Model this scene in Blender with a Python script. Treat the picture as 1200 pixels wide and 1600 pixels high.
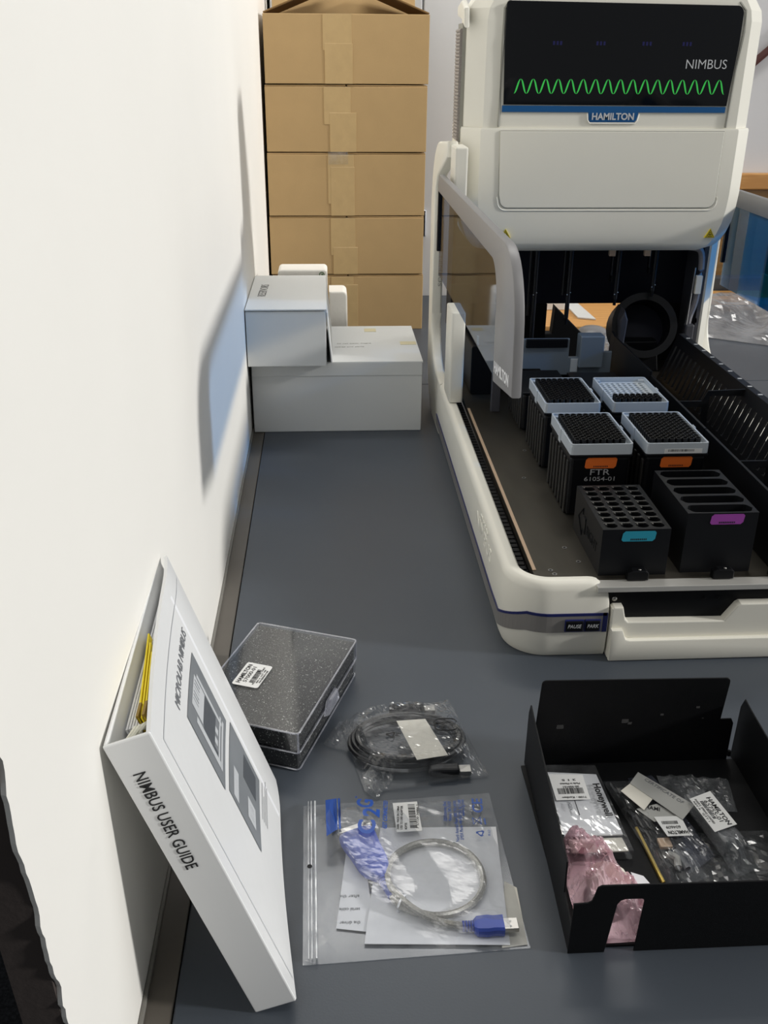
import bpy, bmesh, math, random
from mathutils import Vector, Matrix, noise
random.seed(7)
for o in list(bpy.data.objects): bpy.data.objects.remove(o)
scn = bpy.context.scene
COL = scn.collection

# ---------------------------------------------------------------- camera, world, sun, lamps, exposure
cam_d = bpy.data.cameras.new('camera'); cam = bpy.data.objects.new('camera', cam_d); COL.objects.link(cam)
cam_d.sensor_fit = 'VERTICAL'; cam_d.sensor_height = 36.0; cam_d.lens = 1520 / 1600 * 36.0
cam_d.clip_start = 0.02; cam_d.clip_end = 60
RX = (0.99844819, -0.05528009, 0.0067327); UPV = (0.01742798, 0.42500281, 0.90502424); FW = (0.05289123, 0.90350248, -0.4253067)
cam.matrix_world = Matrix(((RX[0], UPV[0], -FW[0], 0), (RX[1], UPV[1], -FW[1], 0), (RX[2], UPV[2], -FW[2], 0.68), (0, 0, 0, 1)))
scn.camera = cam
scn.view_settings.view_transform = 'Standard'; scn.view_settings.look = 'None'
scn.view_settings.exposure = 0.12; scn.view_settings.gamma = 1.0; scn.view_settings.use_curve_mapping = False

world = bpy.data.worlds.new('room_daylight'); scn.world = world; world.use_nodes = True
bg = world.node_tree.nodes['Background']; bg.inputs[0].default_value = (0.92, 0.96, 1.0, 1); bg.inputs[1].default_value = 0.15

sun_d = bpy.data.lights.new('sun', 'SUN'); sun = bpy.data.objects.new('sun', sun_d); COL.objects.link(sun)
sun_d.energy = 2.15; sun_d.angle = math.radians(5.0); sun_d.color = (1.0, 0.98, 0.95)
sun.rotation_mode = 'QUATERNION'
sun.rotation_quaternion = Vector((-1.0, 0.20, -0.40)).to_track_quat('-Z', 'Y'); sun.location = (3, 0.9, 1.5)

def area(name, loc, size, power, color=(1, 0.98, 0.94)):
    d = bpy.data.lights.new(name, 'AREA'); d.shape = 'RECTANGLE'; d.size, d.size_y = size; d.energy = power; d.color = color
    o = bpy.data.objects.new(name, d); COL.objects.link(o); o.location = loc; return o
area('ceiling_lamp', (1.0, 0.55, 1.95), (1.2, 0.3), 5.5)
wl = area('window_light', (2.6, 1.2, 0.75), (1.8, 1.1), 10, (0.95, 0.98, 1.0)); wl.rotation_euler = (0, math.radians(90), 0)
area('ceiling_lamp', (0.35, 2.35, 1.95), (1.2, 0.3), 12)

# ---------------------------------------------------------------- materials
def lin(c):
    return tuple(((v / 255) / 12.92 if v / 255 <= 0.04045 else ((v / 255 + 0.055) / 1.055) ** 2.4) for v in c)
def node_mat(name):
    m = bpy.data.materials.new(name); m.use_nodes = True
    nt = m.node_tree; return m, nt, nt.nodes['Principled BSDF']
def mat(name, rgb, rough=0.5, metal=0.0, var=0.06, scale=20.0, bump=0.0, bscale=200.0, spec=0.5, stretch=None, coat=0.0):
    """plain surface: base colour with a little noise variation and fine bump"""
    m, nt, p = node_mat(name); N = nt.nodes; L = nt.links
    c = lin(rgb)
    tc = N.new('ShaderNodeTexCoord'); mp = N.new('ShaderNodeMapping'); L.new(tc.outputs['Object'], mp.inputs[0])
    if stretch: mp.inputs['Scale'].default_value = stretch
    nz = N.new('ShaderNodeTexNoise'); nz.inputs['Scale'].default_value = scale; nz.inputs['Detail'].default_value = 4
    L.new(mp.outputs[0], nz.inputs['Vector'])
    mx = N.new('ShaderNodeMix'); mx.data_type = 'RGBA'
    mx.inputs[6].default_value = (*[v * (1 - var) for v in c], 1); mx.inputs[7].default_value = (*[min(1, v * (1 + var)) for v in c], 1)
    L.new(nz.outputs[0], mx.inputs[0]); L.new(mx.outputs[2], p.inputs['Base Color'])
    p.inputs['Roughness'].default_value = rough; p.inputs['Metallic'].default_value = metal
    p.inputs['Specular IOR Level'].default_value = spec; p.inputs['Coat Weight'].default_value = coat
    if bump > 0:
        n2 = N.new('ShaderNodeTexNoise'); n2.inputs['Scale'].default_value = bscale; n2.inputs['Detail'].default_value = 3
        L.new(mp.outputs[0], n2.inputs['Vector'])
        b = N.new('ShaderNodeBump'); b.inputs['Strength'].default_value = bump; b.inputs['Distance'].default_value = 0.001
        L.new(n2.outputs[0], b.inputs['Height']); L.new(b.outputs[0], p.inputs['Normal'])
    return m
def film(name, tint=(0.96, 0.97, 0.98), gloss=0.10,  cloud=0.06, rough=0.14, ccol=(0.8, 0.82, 0.84), nscale=45.0, edge=0.5):
    """thin plastic film: mostly see-through, with glints and a faint cloudy scatter"""
    m = bpy.data.materials.new(name); m.use_nodes = True; nt = m.node_tree; N = nt.nodes; L = nt.links
    for n in list(N): N.remove(n)
    out = N.new('ShaderNodeOutputMaterial'); tr = N.new('ShaderNodeBsdfTransparent'); tr.inputs[0].default_value = (*tint, 1)
    df = N.new('ShaderNodeBsdfDiffuse'); df.inputs[0].default_value = (*ccol, 1)
    gl = N.new('ShaderNodeBsdfGlossy'); gl.inputs['Roughness'].default_value = rough
    tc = N.new('ShaderNodeTexCoord'); nz = N.new('ShaderNodeTexNoise'); nz.inputs['Scale'].default_value = nscale; nz.inputs['Detail'].default_value = 5
    L.new(tc.outputs['Object'], nz.inputs['Vector'])
    mr = N.new('ShaderNodeMapRange'); mr.inputs[1].default_value = 0.35; mr.inputs[2].default_value = 0.75
    mr.inputs[3].default_value = cloud * 0.4; mr.inputs[4].default_value = cloud * 1.8; L.new(nz.outputs[0], mr.inputs[0])
    m1 = N.new('ShaderNodeMixShader'); L.new(mr.outputs[0], m1.inputs[0]); L.new(tr.outputs[0], m1.inputs[1]); L.new(df.outputs[0], m1.inputs[2])
    lw = N.new('ShaderNodeLayerWeight'); lw.inputs[0].default_value = 0.25
    ml = N.new('ShaderNodeMath'); ml.operation = 'MULTIPLY_ADD'; ml.inputs[1].default_value = edge; ml.inputs[2].default_value = gloss; L.new(lw.outputs[1], ml.inputs[0])
    m2 = N.new('ShaderNodeMixShader'); L.new(ml.outputs[0], m2.inputs[0]); L.new(m1.outputs[0], m2.inputs[1]); L.new(gl.outputs[0], m2.inputs[2])
    L.new(m2.outputs[0], out.inputs[0]); return m
def wood(name, a, b, stretch=(1.5, 14, 14)):
    m, nt, p = node_mat(name); N = nt.nodes; L = nt.links
    tc = N.new('ShaderNodeTexCoord'); mp = N.new('ShaderNodeMapping'); mp.inputs['Scale'].default_value = stretch; L.new(tc.outputs['Object'], mp.inputs[0])
    w = N.new('ShaderNodeTexWave'); w.inputs['Scale'].default_value = 3.0; w.inputs['Distortion'].default_value = 7; w.inputs['Detail'].default_value = 3; w.bands_direction = 'Y'
    L.new(mp.outputs[0], w.inputs[0])
    mx = N.new('ShaderNodeMix'); mx.data_type = 'RGBA'; mx.inputs[6].default_value = (*lin(a), 1); mx.inputs[7].default_value = (*lin(b), 1)
    L.new(w.outputs[0], mx.inputs[0]); L.new(mx.outputs[2], p.inputs['Base Color']); p.inputs['Roughness'].default_value = 0.45
    return m
def speckle(name, base, dot, scale, lo, hi, rough=0.9):
    """dark foam or carpet with fine light specks"""
    m, nt, p = node_mat(name); N = nt.nodes; L = nt.links
    tc = N.new('ShaderNodeTexCoord'); nz = N.new('ShaderNodeTexNoise'); nz.inputs['Scale'].default_value = scale; nz.inputs['Detail'].default_value = 2
    L.new(tc.outputs['Object'], nz.inputs['Vector'])
    mr = N.new('ShaderNodeMapRange'); mr.inputs[1].default_value = lo; mr.inputs[2].default_value = hi; L.new(nz.outputs[0], mr.inputs[0])
    mx = N.new('ShaderNodeMix'); mx.data_type = 'RGBA'; mx.inputs[6].default_value = (*lin(base), 1); mx.inputs[7].default_value = (*lin(dot), 1)
    L.new(mr.outputs[0], mx.inputs[0]); L.new(mx.outputs[2], p.inputs['Base Color']); p.inputs['Roughness'].default_value = rough
    return m

M = {}
M['wall'] = mat('wall_paint', (238, 236, 230), 0.6, var=0.02, scale=6, bump=0.25, bscale=60)
M['wall_core'] = mat('wall_board_edge', (66, 58, 55), 0.85, var=0.12, scale=40, bump=0.3)
M['trim'] = mat('edge_trim', (92, 87, 80), 0.5, var=0.08)
M['trim_light'] = mat('trim_bead', (120, 118, 112), 0.5)
M['bench'] = mat('bench_laminate', (66, 72, 80), 0.42, var=0.10, scale=9, bump=0.06, bscale=500)
M['bench_edge'] = mat('bench_edge', (58, 62, 66), 0.5)
M['carpet'] = speckle('carpet', (24, 25, 28), (52, 54, 58), 160, 0.4, 0.7)
M['cabinet'] = mat('cabinet_enamel', (212, 213, 214), 0.45, var=0.02)
M['dark_gap'] = mat('dark_gap', (30, 30, 32), 0.8)
M['chrome'] = mat('chrome', (215, 215, 218), 0.18, 1.0, var=0.02)
M['steel'] = mat('dull_steel', (170, 168, 164), 0.35, 1.0, var=0.06)
M['card'] = mat('kraft_cardboard', (180, 151, 108), 0.85, var=0.07, scale=14, bump=0.12, bscale=300, spec=0.2)
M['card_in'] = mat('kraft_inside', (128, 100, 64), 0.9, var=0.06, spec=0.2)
M['tape'] = mat('packing_tape', (188, 160, 114), 0.32, var=0.09, scale=45, bump=0.35, bscale=70)
M['white_card'] = mat('white_cardboard', (214, 215, 213), 0.7, var=0.025, scale=10, bump=0.08, bscale=150, spec=0.3)
M['white_foam'] = mat('white_foam', (232, 228, 220), 0.8, var=0.04, scale=50, bump=0.3, bscale=120)
M['masking'] = mat('paper_tape', (214, 205, 170), 0.6)
M['ink'] = mat('black_ink', (28, 28, 30), 0.6)
M['ink_grey'] = mat('grey_ink', (120, 122, 126), 0.6)
M['ink_faint'] = mat('faint_pencil', (172, 172, 168), 0.7)
M['ink_blue'] = mat('blue_print', (24, 74, 160), 0.4)
M['green_dot'] = mat('green_stamp', (96, 120, 84), 0.7)
M['cream'] = mat('cream_plastic', (231, 228, 216), 0.42, var=0.015, scale=12, bump=0.05, bscale=900)
M['cream_line'] = mat('cream_moulding', (244, 242, 232), 0.4, var=0.01)
M['groove'] = mat('moulding_groove', (150, 149, 140), 0.6)
M['grey_stripe'] = mat('silver_stripe', (150, 146, 142), 0.35, 0.4)
M['navy'] = mat('navy_line', (30, 36, 92), 0.35)
M['shield_grey'] = mat('grey_shield_frame', (128, 127, 128), 0.4, var=0.02)
M['vent_grey'] = mat('ribbed_vent', (150, 143, 138), 0.5)
M['screen'] = mat('black_screen', (6, 7, 10), 0.09, var=0.02, spec=0.6)
M['brand_blue'] = mat('blue_band', (22, 84, 138), 0.35)
M['silver_letter'] = mat('silver_lettering', (196, 198, 200), 0.4)
M['green_wave'] = mat('green_wave', (70, 224, 96), 0.4)
M['blue_led'] = mat('blue_led', (22, 22, 78), 0.4)
M['black'] = mat('black_plastic', (10, 11, 14), 0.45, var=0.10, bump=0.05, bscale=600, spec=0.22)
M['black_soft'] = mat('black_anodised', (16, 17, 20), 0.42, var=0.06, scale=60, bump=0.04, bscale=900, spec=0.28)
M['black_matte'] = mat('black_inner', (10, 11, 14), 0.6, spec=0.15)
M['ribbed'] = mat('dark_moulded_plastic', (40, 39, 37), 0.55, var=0.05, spec=0.3)
M['navy_panel'] = mat('dark_navy_panel', (16, 19, 32), 0.5, spec=0.2)
M['deck'] = mat('brushed_deck', (88, 84, 76), 0.40, 0.85, var=0.25, scale=40, stretch=(1, 0.25, 1))
M['bright_edge'] = mat('milled_edge', (206, 204, 198), 0.38, 0.45, var=0.06)
M['copper'] = mat('copper_strip', (206, 178, 150), 0.4, 0.3, var=0.1)
M['blue_grey'] = mat('blue_grey_metal', (128, 140, 152), 0.45, 0.3, var=0.04)
M['rack'] = mat('frosted_rack', (190, 197, 203), 0.3, var=0.03)
M['tip'] = mat('conductive_tip', (14, 14, 17), 0.28, var=0.05)
M['orange'] = mat('orange_sticker', (224, 108, 38), 0.5)
M['teal'] = mat('teal_sticker', (32, 140, 164), 0.5)
M['purple'] = mat('purple_sticker', (150, 64, 156), 0.5)
M['engrave'] = mat('grey_engraving', (168, 168, 170), 0.5)
M['binder'] = mat('white_binder_vinyl', (232, 233, 233), 0.22, var=0.015, scale=8, bump=0.25, bscale=22)
M['binder_in'] = mat('binder_inside', (224, 222, 206), 0.5)
M['yellow'] = mat('yellow_pages', (238, 214, 20), 0.6, var=0.08)
M['paper'] = mat('white_paper', (228, 229, 232), 0.6, var=0.015)
M['paper_cream'] = mat('cream_leaflet', (222, 218, 206), 0.6)
M['brown_tab'] = mat('brown_tab', (140, 112, 36), 0.6)
M['photo_grey'] = mat('printed_grey', (126, 130, 134), 0.35, var=0.25, scale=14)
M['photo_light'] = mat('printed_light', (196, 199, 202), 0.35, var=0.05)
M['photo_dark'] = mat('printed_dark', (84, 88, 93), 0.35, var=0.15)
M['foam'] = speckle('speckled_foam', (34, 34, 35), (205, 205, 200), 620, 0.63, 0.73)
M['clear'] = film('clear_case', (0.95, 0.955, 0.96), 0.03, 0.006, 0.05, edge=0.2)
M['clear_edge'] = film('clear_case_edge', (0.85, 0.86, 0.92), 0.22, 0.25, 0.1, (0.75, 0.76, 0.84))
M['film'] = film('clear_bag_film', (0.95, 0.955, 0.96), 0.045, 0.03, 0.10, edge=0.35)
M['film_hazy'] = film('hazy_bag_film', (0.93, 0.94, 0.955), 0.03, 0.075, 0.18, edge=0.3)
M['film_dust'] = film('plastic_dust_sheet', (0.85, 0.86, 0.88), 0.10, 0.24, 0.22, (0.62, 0.64, 0.68), 12)
M['film_grey'] = film('grey_static_film', (0.72, 0.74, 0.82), 0.05, 0.10, 0.2, (0.4, 0.43, 0.52))
M['zip'] = film('zip_strip', (0.9, 0.91, 0.93), 0.1, 0.5, 0.2, (0.85, 0.87, 0.88))
M['pink'] = film('pink_antistatic_film', (0.96, 0.80, 0.84), 0.10, 0.36, 0.14, (1.0, 0.74, 0.81), 26)
M['smoke'] = film('smoked_glass', (0.48, 0.62, 0.81), 0.02, 0.004, 0.04, (0.6, 0.55, 0.5), 4)
M['blue_glass'] = film('blue_tinted_glass', (0.10, 0.43, 0.73), 0.03, 0.03, 0.04, (0.02, 0.26, 0.60), 4)
M['cable_black'] = mat('black_cable', (20, 21, 24), 0.35)
M['blue_plug'] = mat('blue_moulded_plug', (62, 84, 176), 0.4, var=0.05)
M['braid'] = mat('clear_braided_cable', (176, 174, 167), 0.25, 0.35, var=0.6, scale=650)
M['gold'] = mat('gold_edge', (206, 178, 96), 0.35, 0.8)
M['tray'] = mat('black_powder_coat', (14, 15, 17), 0.5, var=0.12, scale=70, bump=0.2, bscale=1500, spec=0.22)
M['scuff'] = mat('pale_scuff', (70, 70, 70), 0.6, var=0.3, scale=300)
M['label'] = mat('paper_label', (232, 232, 230), 0.5, var=0.015)
M['oak'] = wood('oak_veneer', (222, 170, 104), (196, 140, 76), (1.5, 9, 9))
M['oak_dark'] = wood('oak_panel', (150, 112, 62), (122, 88, 46), (4, 4, 14))
M['bgwall'] = mat('back_wall_paint', (222, 222, 224), 0.6, var=0.03, scale=3)
M['maroon'] = mat('maroon_rail', (84, 44, 40), 0.5)
M['yellow_sign'] = mat('yellow_warning', (226, 204, 40), 0.5)
M['grey_hose'] = mat('grey_harness', (128, 126, 130), 0.5)
M['grey_blob'] = mat('grey_plastic', (120, 120, 122), 0.35)
M['side_plate'] = mat('dark_side_plate', (62, 62, 68), 0.5)

# ---------------------------------------------------------------- mesh helpers
class MB:
    def __init__(s): s.bm = bmesh.new()
    def box(s, a, b, bev=0.0, seg=2, mtx=None):
        bm = bmesh.new(); bmesh.ops.create_cube(bm, size=1)
        for v in bm.verts: v.co = Vector([(a[i] + b[i]) / 2 + v.co[i] * abs(b[i] - a[i]) for i in range(3)])
        if bev > 0: bmesh.ops.bevel(bm, geom=list(bm.edges), offset=bev, segments=seg, affect='EDGES', profile=0.5)
        s.join(bm, mtx); return s
    def join(s, bm, mtx=None):
        if mtx is not None: bmesh.ops.transform(bm, matrix=mtx, verts=bm.verts)
        me = bpy.data.meshes.new('tmp'); bm.to_mesh(me); bm.free(); s.bm.from_mesh(me); bpy.data.meshes.remove(me)
    def prism(s, pts, f0, f1, bev=0.0, seg=2):
        """polygon loop pts mapped by f0 (start cap) and f1 (end cap) to 3D points"""
        bm = bmesh.new()
        A = [bm.verts.new(f0(*p)) for p in pts]; B = [bm.verts.new(f1(*p)) for p in pts]; n = len(pts)
        ca = bm.faces.new(A); cb = bm.faces.new(list(reversed(B)))
        for i in range(n): bm.faces.new((A[i], B[i], B[(i + 1) % n], A[(i + 1) % n]))
        bmesh.ops.recalc_face_normals(bm, faces=bm.faces)
        if bev > 0:
            es = [e for e in bm.edges if ca in e.link_faces or cb in e.link_faces]
            bmesh.ops.bevel(bm, geom=es, offset=bev, segments=seg, affect='EDGES', profile=0.5)
        s.join(bm); return s
    def cyl(s, p0, p1, r0, r1=None, seg=12, cap=True):
        p0, p1 = Vector(p0), Vector(p1); r1 = r0 if r1 is None else r1
        d = p1 - p0; q = d.to_track_quat('Z', 'Y').to_matrix().to_4x4()
        bm = bmesh.new(); bmesh.ops.create_cone(bm, cap_ends=cap, segments=seg, radius1=r0, radius2=r1, depth=d.length)
        s.join(bm, Matrix.Translation((p0 + p1) / 2) @ q); return s
    def tube(s, path, r, seg=8, closed=False, rf=None):
        P = [Vector(p) for p in path]; n = len(P); rings = []; up = Vector((0, 0, 1))
        for i, p in enumerate(P):
            t = (P[(i + 1) % n] - P[i - 1]) if closed else (P[min(i + 1, n - 1)] - P[max(i - 1, 0)])
            t.normalize(); a = t.cross(up)
            if a.length < 1e-4: a = t.cross(Vector((1, 0, 0)))
            a.normalize(); b = t.cross(a); rr = r if rf is None else rf(i / (n - 1))
            rings.append([s.bm.verts.new(p + a * math.cos(2 * math.pi * k / seg) * rr + b * math.sin(2 * math.pi * k / seg) * rr) for k in range(seg)])
        m = n if closed else n - 1
        for i in range(m):
            A, B = rings[i], rings[(i + 1) % n]
            for k in range(seg): s.bm.faces.new((A[k], A[(k + 1) % seg], B[(k + 1) % seg], B[k]))
        if not closed:
            s.bm.faces.new(rings[0]); s.bm.faces.new(list(reversed(rings[-1])))
        return s
    def ring(s, c, axis, ro, ri, h, seg=12):
        """open tube (washer of height h) around axis from c"""
        q = Vector(axis).to_track_quat('Z', 'Y').to_matrix(); L = []
        for (r, z) in ((ro, 0), (ro, h), (ri, h), (ri, 0)):
            L.append([s.bm.verts.new(Vector(c) + q @ Vector((math.cos(2 * math.pi * k / seg) * r, math.sin(2 * math.pi * k / seg) * r, z))) for k in range(seg)])
        for j in range(4):
            A, B = L[j], L[(j + 1) % 4]
            for k in range(seg): s.bm.faces.new((A[k], A[(k + 1) % seg], B[(k + 1) % seg], B[k]))
        return s
    def loft(s, loops, cap=True):
        V = [[s.bm.verts.new(p) for p in l] for l in loops]; n = len(V[0])
        for A, B in zip(V, V[1:]):
            for k in range(n): s.bm.faces.new((A[k], A[(k + 1) % n], B[(k + 1) % n], B[k]))
        if cap: s.bm.faces.new(list(reversed(V[0]))); s.bm.faces.new(V[-1])
        return s
    def sphere(s, c, r, sc=(1, 1, 1), seg=12):
        bm = bmesh.new(); bmesh.ops.create_uvsphere(bm, u_segments=seg, v_segments=max(6, seg // 2), radius=r)
        s.join(bm, Matrix.Translation(c) @ Matrix.Diagonal((*sc, 1))); return s
    def obj(s, name, m, parent=None, smooth=False, off=None, mods=None):
        bmesh.ops.recalc_face_normals(s.bm, faces=s.bm.faces)
        me = bpy.data.meshes.new(name); s.bm.to_mesh(me); s.bm.free()
        return mesh_obj(name, me, m, parent, smooth, off)
def root_off(parent):
    v = Vector((0, 0, 0)); p = parent
    while p is not None:
        v += Vector(p.location); p = p.parent
    return v
def mesh_obj(name, me, m, parent=None, smooth=False, off=None):
    """meshes are modelled in the frame of the world; under an unrotated parent they are shifted to its origin"""
    if parent is not None and not parent.get('_local'):
        me.transform(Matrix.Translation(-root_off(parent)))
    me.materials.append(M[m] if isinstance(m, str) else m)
    o = bpy.data.objects.new(name, me); COL.objects.link(o); o.parent = parent
    if parent is not None and parent.get('_local'): o['_local'] = 1
    if smooth:
        for p in me.polygons: p.use_smooth = True
        me.set_sharp_from_angle(angle=math.radians(38))
    return o
def thing(name, label, cat, loc=(0, 0, 0), group=None, rz=None):
    o = bpy.data.objects.new(name, None); COL.objects.link(o); o.location = loc; o.empty_display_size = 0.02
    o['label'] = label; o['category'] = cat
    if group: o['group'] = group
    if rz is not None: o.rotation_euler = (0, 0, rz); o['_local'] = 1
    return o
def tag(o, label, cat, group=None):
    o['label'] = label; o['category'] = cat
    if group: o['group'] = group
    return o
def struct(o): o['kind'] = 'structure'; return o
def part(o, label=None):
    if label: o['label'] = label
    return o
def frame(o, x, y):
    o, x, y = Vector(o), Vector(x).normalized(), Vector(y).normalized(); z = x.cross(y)
    return Matrix(((x[0], y[0], z[0], o[0]), (x[1], y[1], z[1], o[1]), (x[2], y[2], z[2], o[2]), (0, 0, 0, 1)))
def text(name, body, height, mtx, m, parent, width=None, bold=0.0, shear=0.0, align='CENTER', conform=None, depth=0.0002):
    """flat lettering; height is cap height, width rescales the line to that length"""
    c = bpy.data.curves.new(name, 'FONT'); c.body = body; c.size = 1.0; c.align_x = 'LEFT'; c.offset = bold; c.shear = shear
    c.resolution_u = 3; c.extrude = 0.001
    t = bpy.data.objects.new('tmp_text', c); COL.objects.link(t)
    bpy.context.view_layer.update()
    me = bpy.data.meshes.new_from_object(t.evaluated_get(bpy.context.evaluated_depsgraph_get()))
    bpy.data.objects.remove(t); bpy.data.curves.remove(c)
    xs = [v.co.x for v in me.vertices] or [0]; x0, x1 = min(xs), max(xs); sy = height / 0.69
    sx = sy if width is None else width / (x1 - x0)
    ax = {'CENTER': (x0 + x1) / 2, 'LEFT': x0, 'RIGHT': x1}[align]
    for v in me.vertices:
        p = mtx @ Vector(((v.co.x - ax) * sx, v.co.y * sy, v.co.z / 0.001 * depth / 2 + depth / 2))
        v.co = conform(p, v.co.z / 0.001 * depth / 2 + depth) if conform else p
    return mesh_obj(name, me, m, parent)
def heightgrid(fn, nx, ny, corners, zbot=0.0005, closed=True):
    """grid over a quad (corner order: back-left, back-right, front-right, front-left); fn(u,v,x,y)->z"""
    b = MB(); bm = b.bm; C0, C1, C2, C3 = [Vector((*c, 0)) for c in corners]; T = []; B = []
    for j in range(ny + 1):
        rt, rb = [], []
        for i in range(nx + 1):
            u, v = i / nx, j / ny
            p = (C0 * (1 - u) + C1 * u) * (1 - v) + (C3 * (1 - u) + C2 * u) * v
            z = fn(u, v, p.x, p.y)
            if isinstance(z, tuple): p = Vector((z[0], z[1], 0)); z = z[2]
            rt.append(bm.verts.new((p.x, p.y, z)))
            if closed: rb.append(bm.verts.new((p.x, p.y, zbot)))
        T.append(rt); B.append(rb)
    for j in range(ny):
        for i in range(nx):
            bm.faces.new((T[j][i], T[j + 1][i], T[j + 1][i + 1], T[j][i + 1]))
            if closed: bm.faces.new((B[j][i], B[j][i + 1], B[j + 1][i + 1], B[j + 1][i]))
    if closed:
        for i in range(nx):
            bm.faces.new((T[0][i], T[0][i + 1], B[0][i + 1], B[0][i])); bm.faces.new((T[ny][i + 1], T[ny][i], B[ny][i], B[ny][i + 1]))
        for j in range(ny):
            bm.faces.new((T[j + 1][0], T[j][0], B[j][0], B[j + 1][0])); bm.faces.new((T[j][nx], T[j + 1][nx], B[j + 1][nx], B[j][nx]))
    return b
def crumple(x, y, s, seed=0.0):
    """ridged creases, about 0..1"""
    p = Vector((x * s + seed, y * s - seed * 1.7, seed * 3.1)); a = 0; amp = 0.6
    for k in range(4):
        a += amp * (1 - abs(noise.noise(p)) * 2.2); p = p * 2.07 + Vector((5.2, 1.3, 2.8)); amp *= 0.5
    return max(0.0, min(1.3, a))
def rrect(x0, y0, x1, y1, r, n=5):
    out = []
    for cx, cy, a0 in ((x1 - r, y1 - r, 0), (x0 + r, y1 - r, 90), (x0 + r, y0 + r, 180), (x1 - r, y0 + r, 270)):
        for k in range(n + 1):
            a = math.radians(a0 + 90 * k / n); out.append((cx + r * math.cos(a), cy + r * math.sin(a)))
    return out
def arc(cx, cy, r, a0, a1, n=8):
    return [(cx + r * math.cos(math.radians(a0 + (a1 - a0) * k / n)), cy + r * math.sin(math.radians(a0 + (a1 - a0) * k / n))) for k in range(n + 1)]
def copy_tree(o, parent=None):
    c = o.copy(); COL.objects.link(c); c.parent = parent
    for ch in list(o.children): copy_tree(ch, c)
    return c

# ================================================================ SETTING
WX = -0.157
def jag(z, s=1.0): return 0.389 - 0.105 * max(-0.25, min(0.35, z - 0.176)) + 0.004 * noise.noise(Vector((z * 60, 3.1, 0))) * s + 0.006 * noise.noise(Vector((z * 14, 9, 0)))
b = MB(); zs = [-0.75 + i * 0.006 for i in range(500)]
rows = []
for z in zs:
    y = jag(z) + 0.0025 * random.random()
    rows.append([b.bm.verts.new(p) for p in ((WX, y, z), (WX, 3.32, z), (WX - 0.003, 3.32, z), (WX - 0.003, y + 0.001, z))])
for A, B in zip(rows, rows[1:]):
    for k in range(4): b.bm.faces.new((A[k], A[(k + 1) % 4], B[(k + 1) % 4], B[k]))
b.bm.faces.new(rows[0]); b.bm.faces.new(rows[-1])
wall = struct(b.obj('wall_left', 'wall'))
core = MB().prism([(0.437, -0.75), (0.418, -0.074), (0.355, 0.526), (0.355, 2.24), (3.32, 2.24), (3.32, -0.75)], lambda y, z: (WX - 0.026, y, z), lambda y, z: (WX - 0.0032, y, z)).obj('board_edge', 'wall_core', wall)
struct(MB().box((-3.0, -1.0, -0.80), (4.0, 3.4, -0.75)).obj('floor', 'carpet'))
wb = struct(MB().box((-3.0, 3.325, -0.75), (4.0, 3.40, 2.24)).obj('wall_back', 'bgwall'))
t2 = struct(MB().box((0.62, 3.285, 0.285), (4.0, 3.324, 0.335), 0.004).obj('trim_2', 'oak'))
t3 = struct(MB().box((0.62, 3.30, -0.75), (4.0, 3.3245, 0.284)).obj('trim_3', 'oak_dark'))
tr = MB().box((-0.1555, 0.26, -0.03), (-0.1322, 3.03, -0.0015), 0.0008).obj('trim_1', 'trim'); struct(tr)
MB().box((-0.1568, 0.40, -0.004), (-0.1535, 3.03, 0.003), 0.0008).obj('bead', 'trim_light', tr)
rl = struct(MB().tube([(1.30, 3.31, 0.62), (1.62, 3.31, 0.90)], 0.012, 8).obj('trim_4', 'maroon'))

def workbench(y0, y1, x1, label):
    t = thing('workbench', label, 'workbench', (-0.131, y0, -0.75))
    MB().box((-0.131, y0, -0.028), (x1, y1, 0.0), 0.0012).obj('worktop', 'bench', t)
    MB().box((-0.129, y0 + 0.02, -0.09), (x1 - 0.02, y1 - 0.02, -0.029)).obj('apron', 'bench_edge', t)
    for x in (-0.12, x1 - 0.08):
        for y in (y0 + 0.03, y1 - 0.09):
            MB().box((x, y, -0.75), (x + 0.05, y + 0.05, -0.0905), 0.003).obj('leg', 'bench_edge', t)
    return t
workbench(0.26, 2.1255, 1.62, 'long slate-grey laminate workbench carrying the white machine, tray and binder')
workbench(2.1285, 3.03, 1.62, 'slate-grey workbench section behind the seam, under the cardboard carton stack')

cb = thing('storage_cabinet', 'tall light grey metal cupboard behind the stacked cardboard cartons', 'cabinet', (0.2, 3.04, -0.75))
MB().box((-0.15, 3.055, -0.75), (0.60, 3.315, 1.45), 0.003).obj('body', 'cabinet', cb)
for x0, x1 in ((-0.148, 0.274), (0.279, 0.598)):
    d = MB().box((x0, 3.036, -0.70), (x1, 3.0545, 1.44), 0.003).obj('door', 'cabinet', cb)
hd = MB().box((0.288, 3.020, 0.18), (0.298, 3.0355, 0.26), 0.003).obj('handle', 'chrome', cb)

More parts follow.
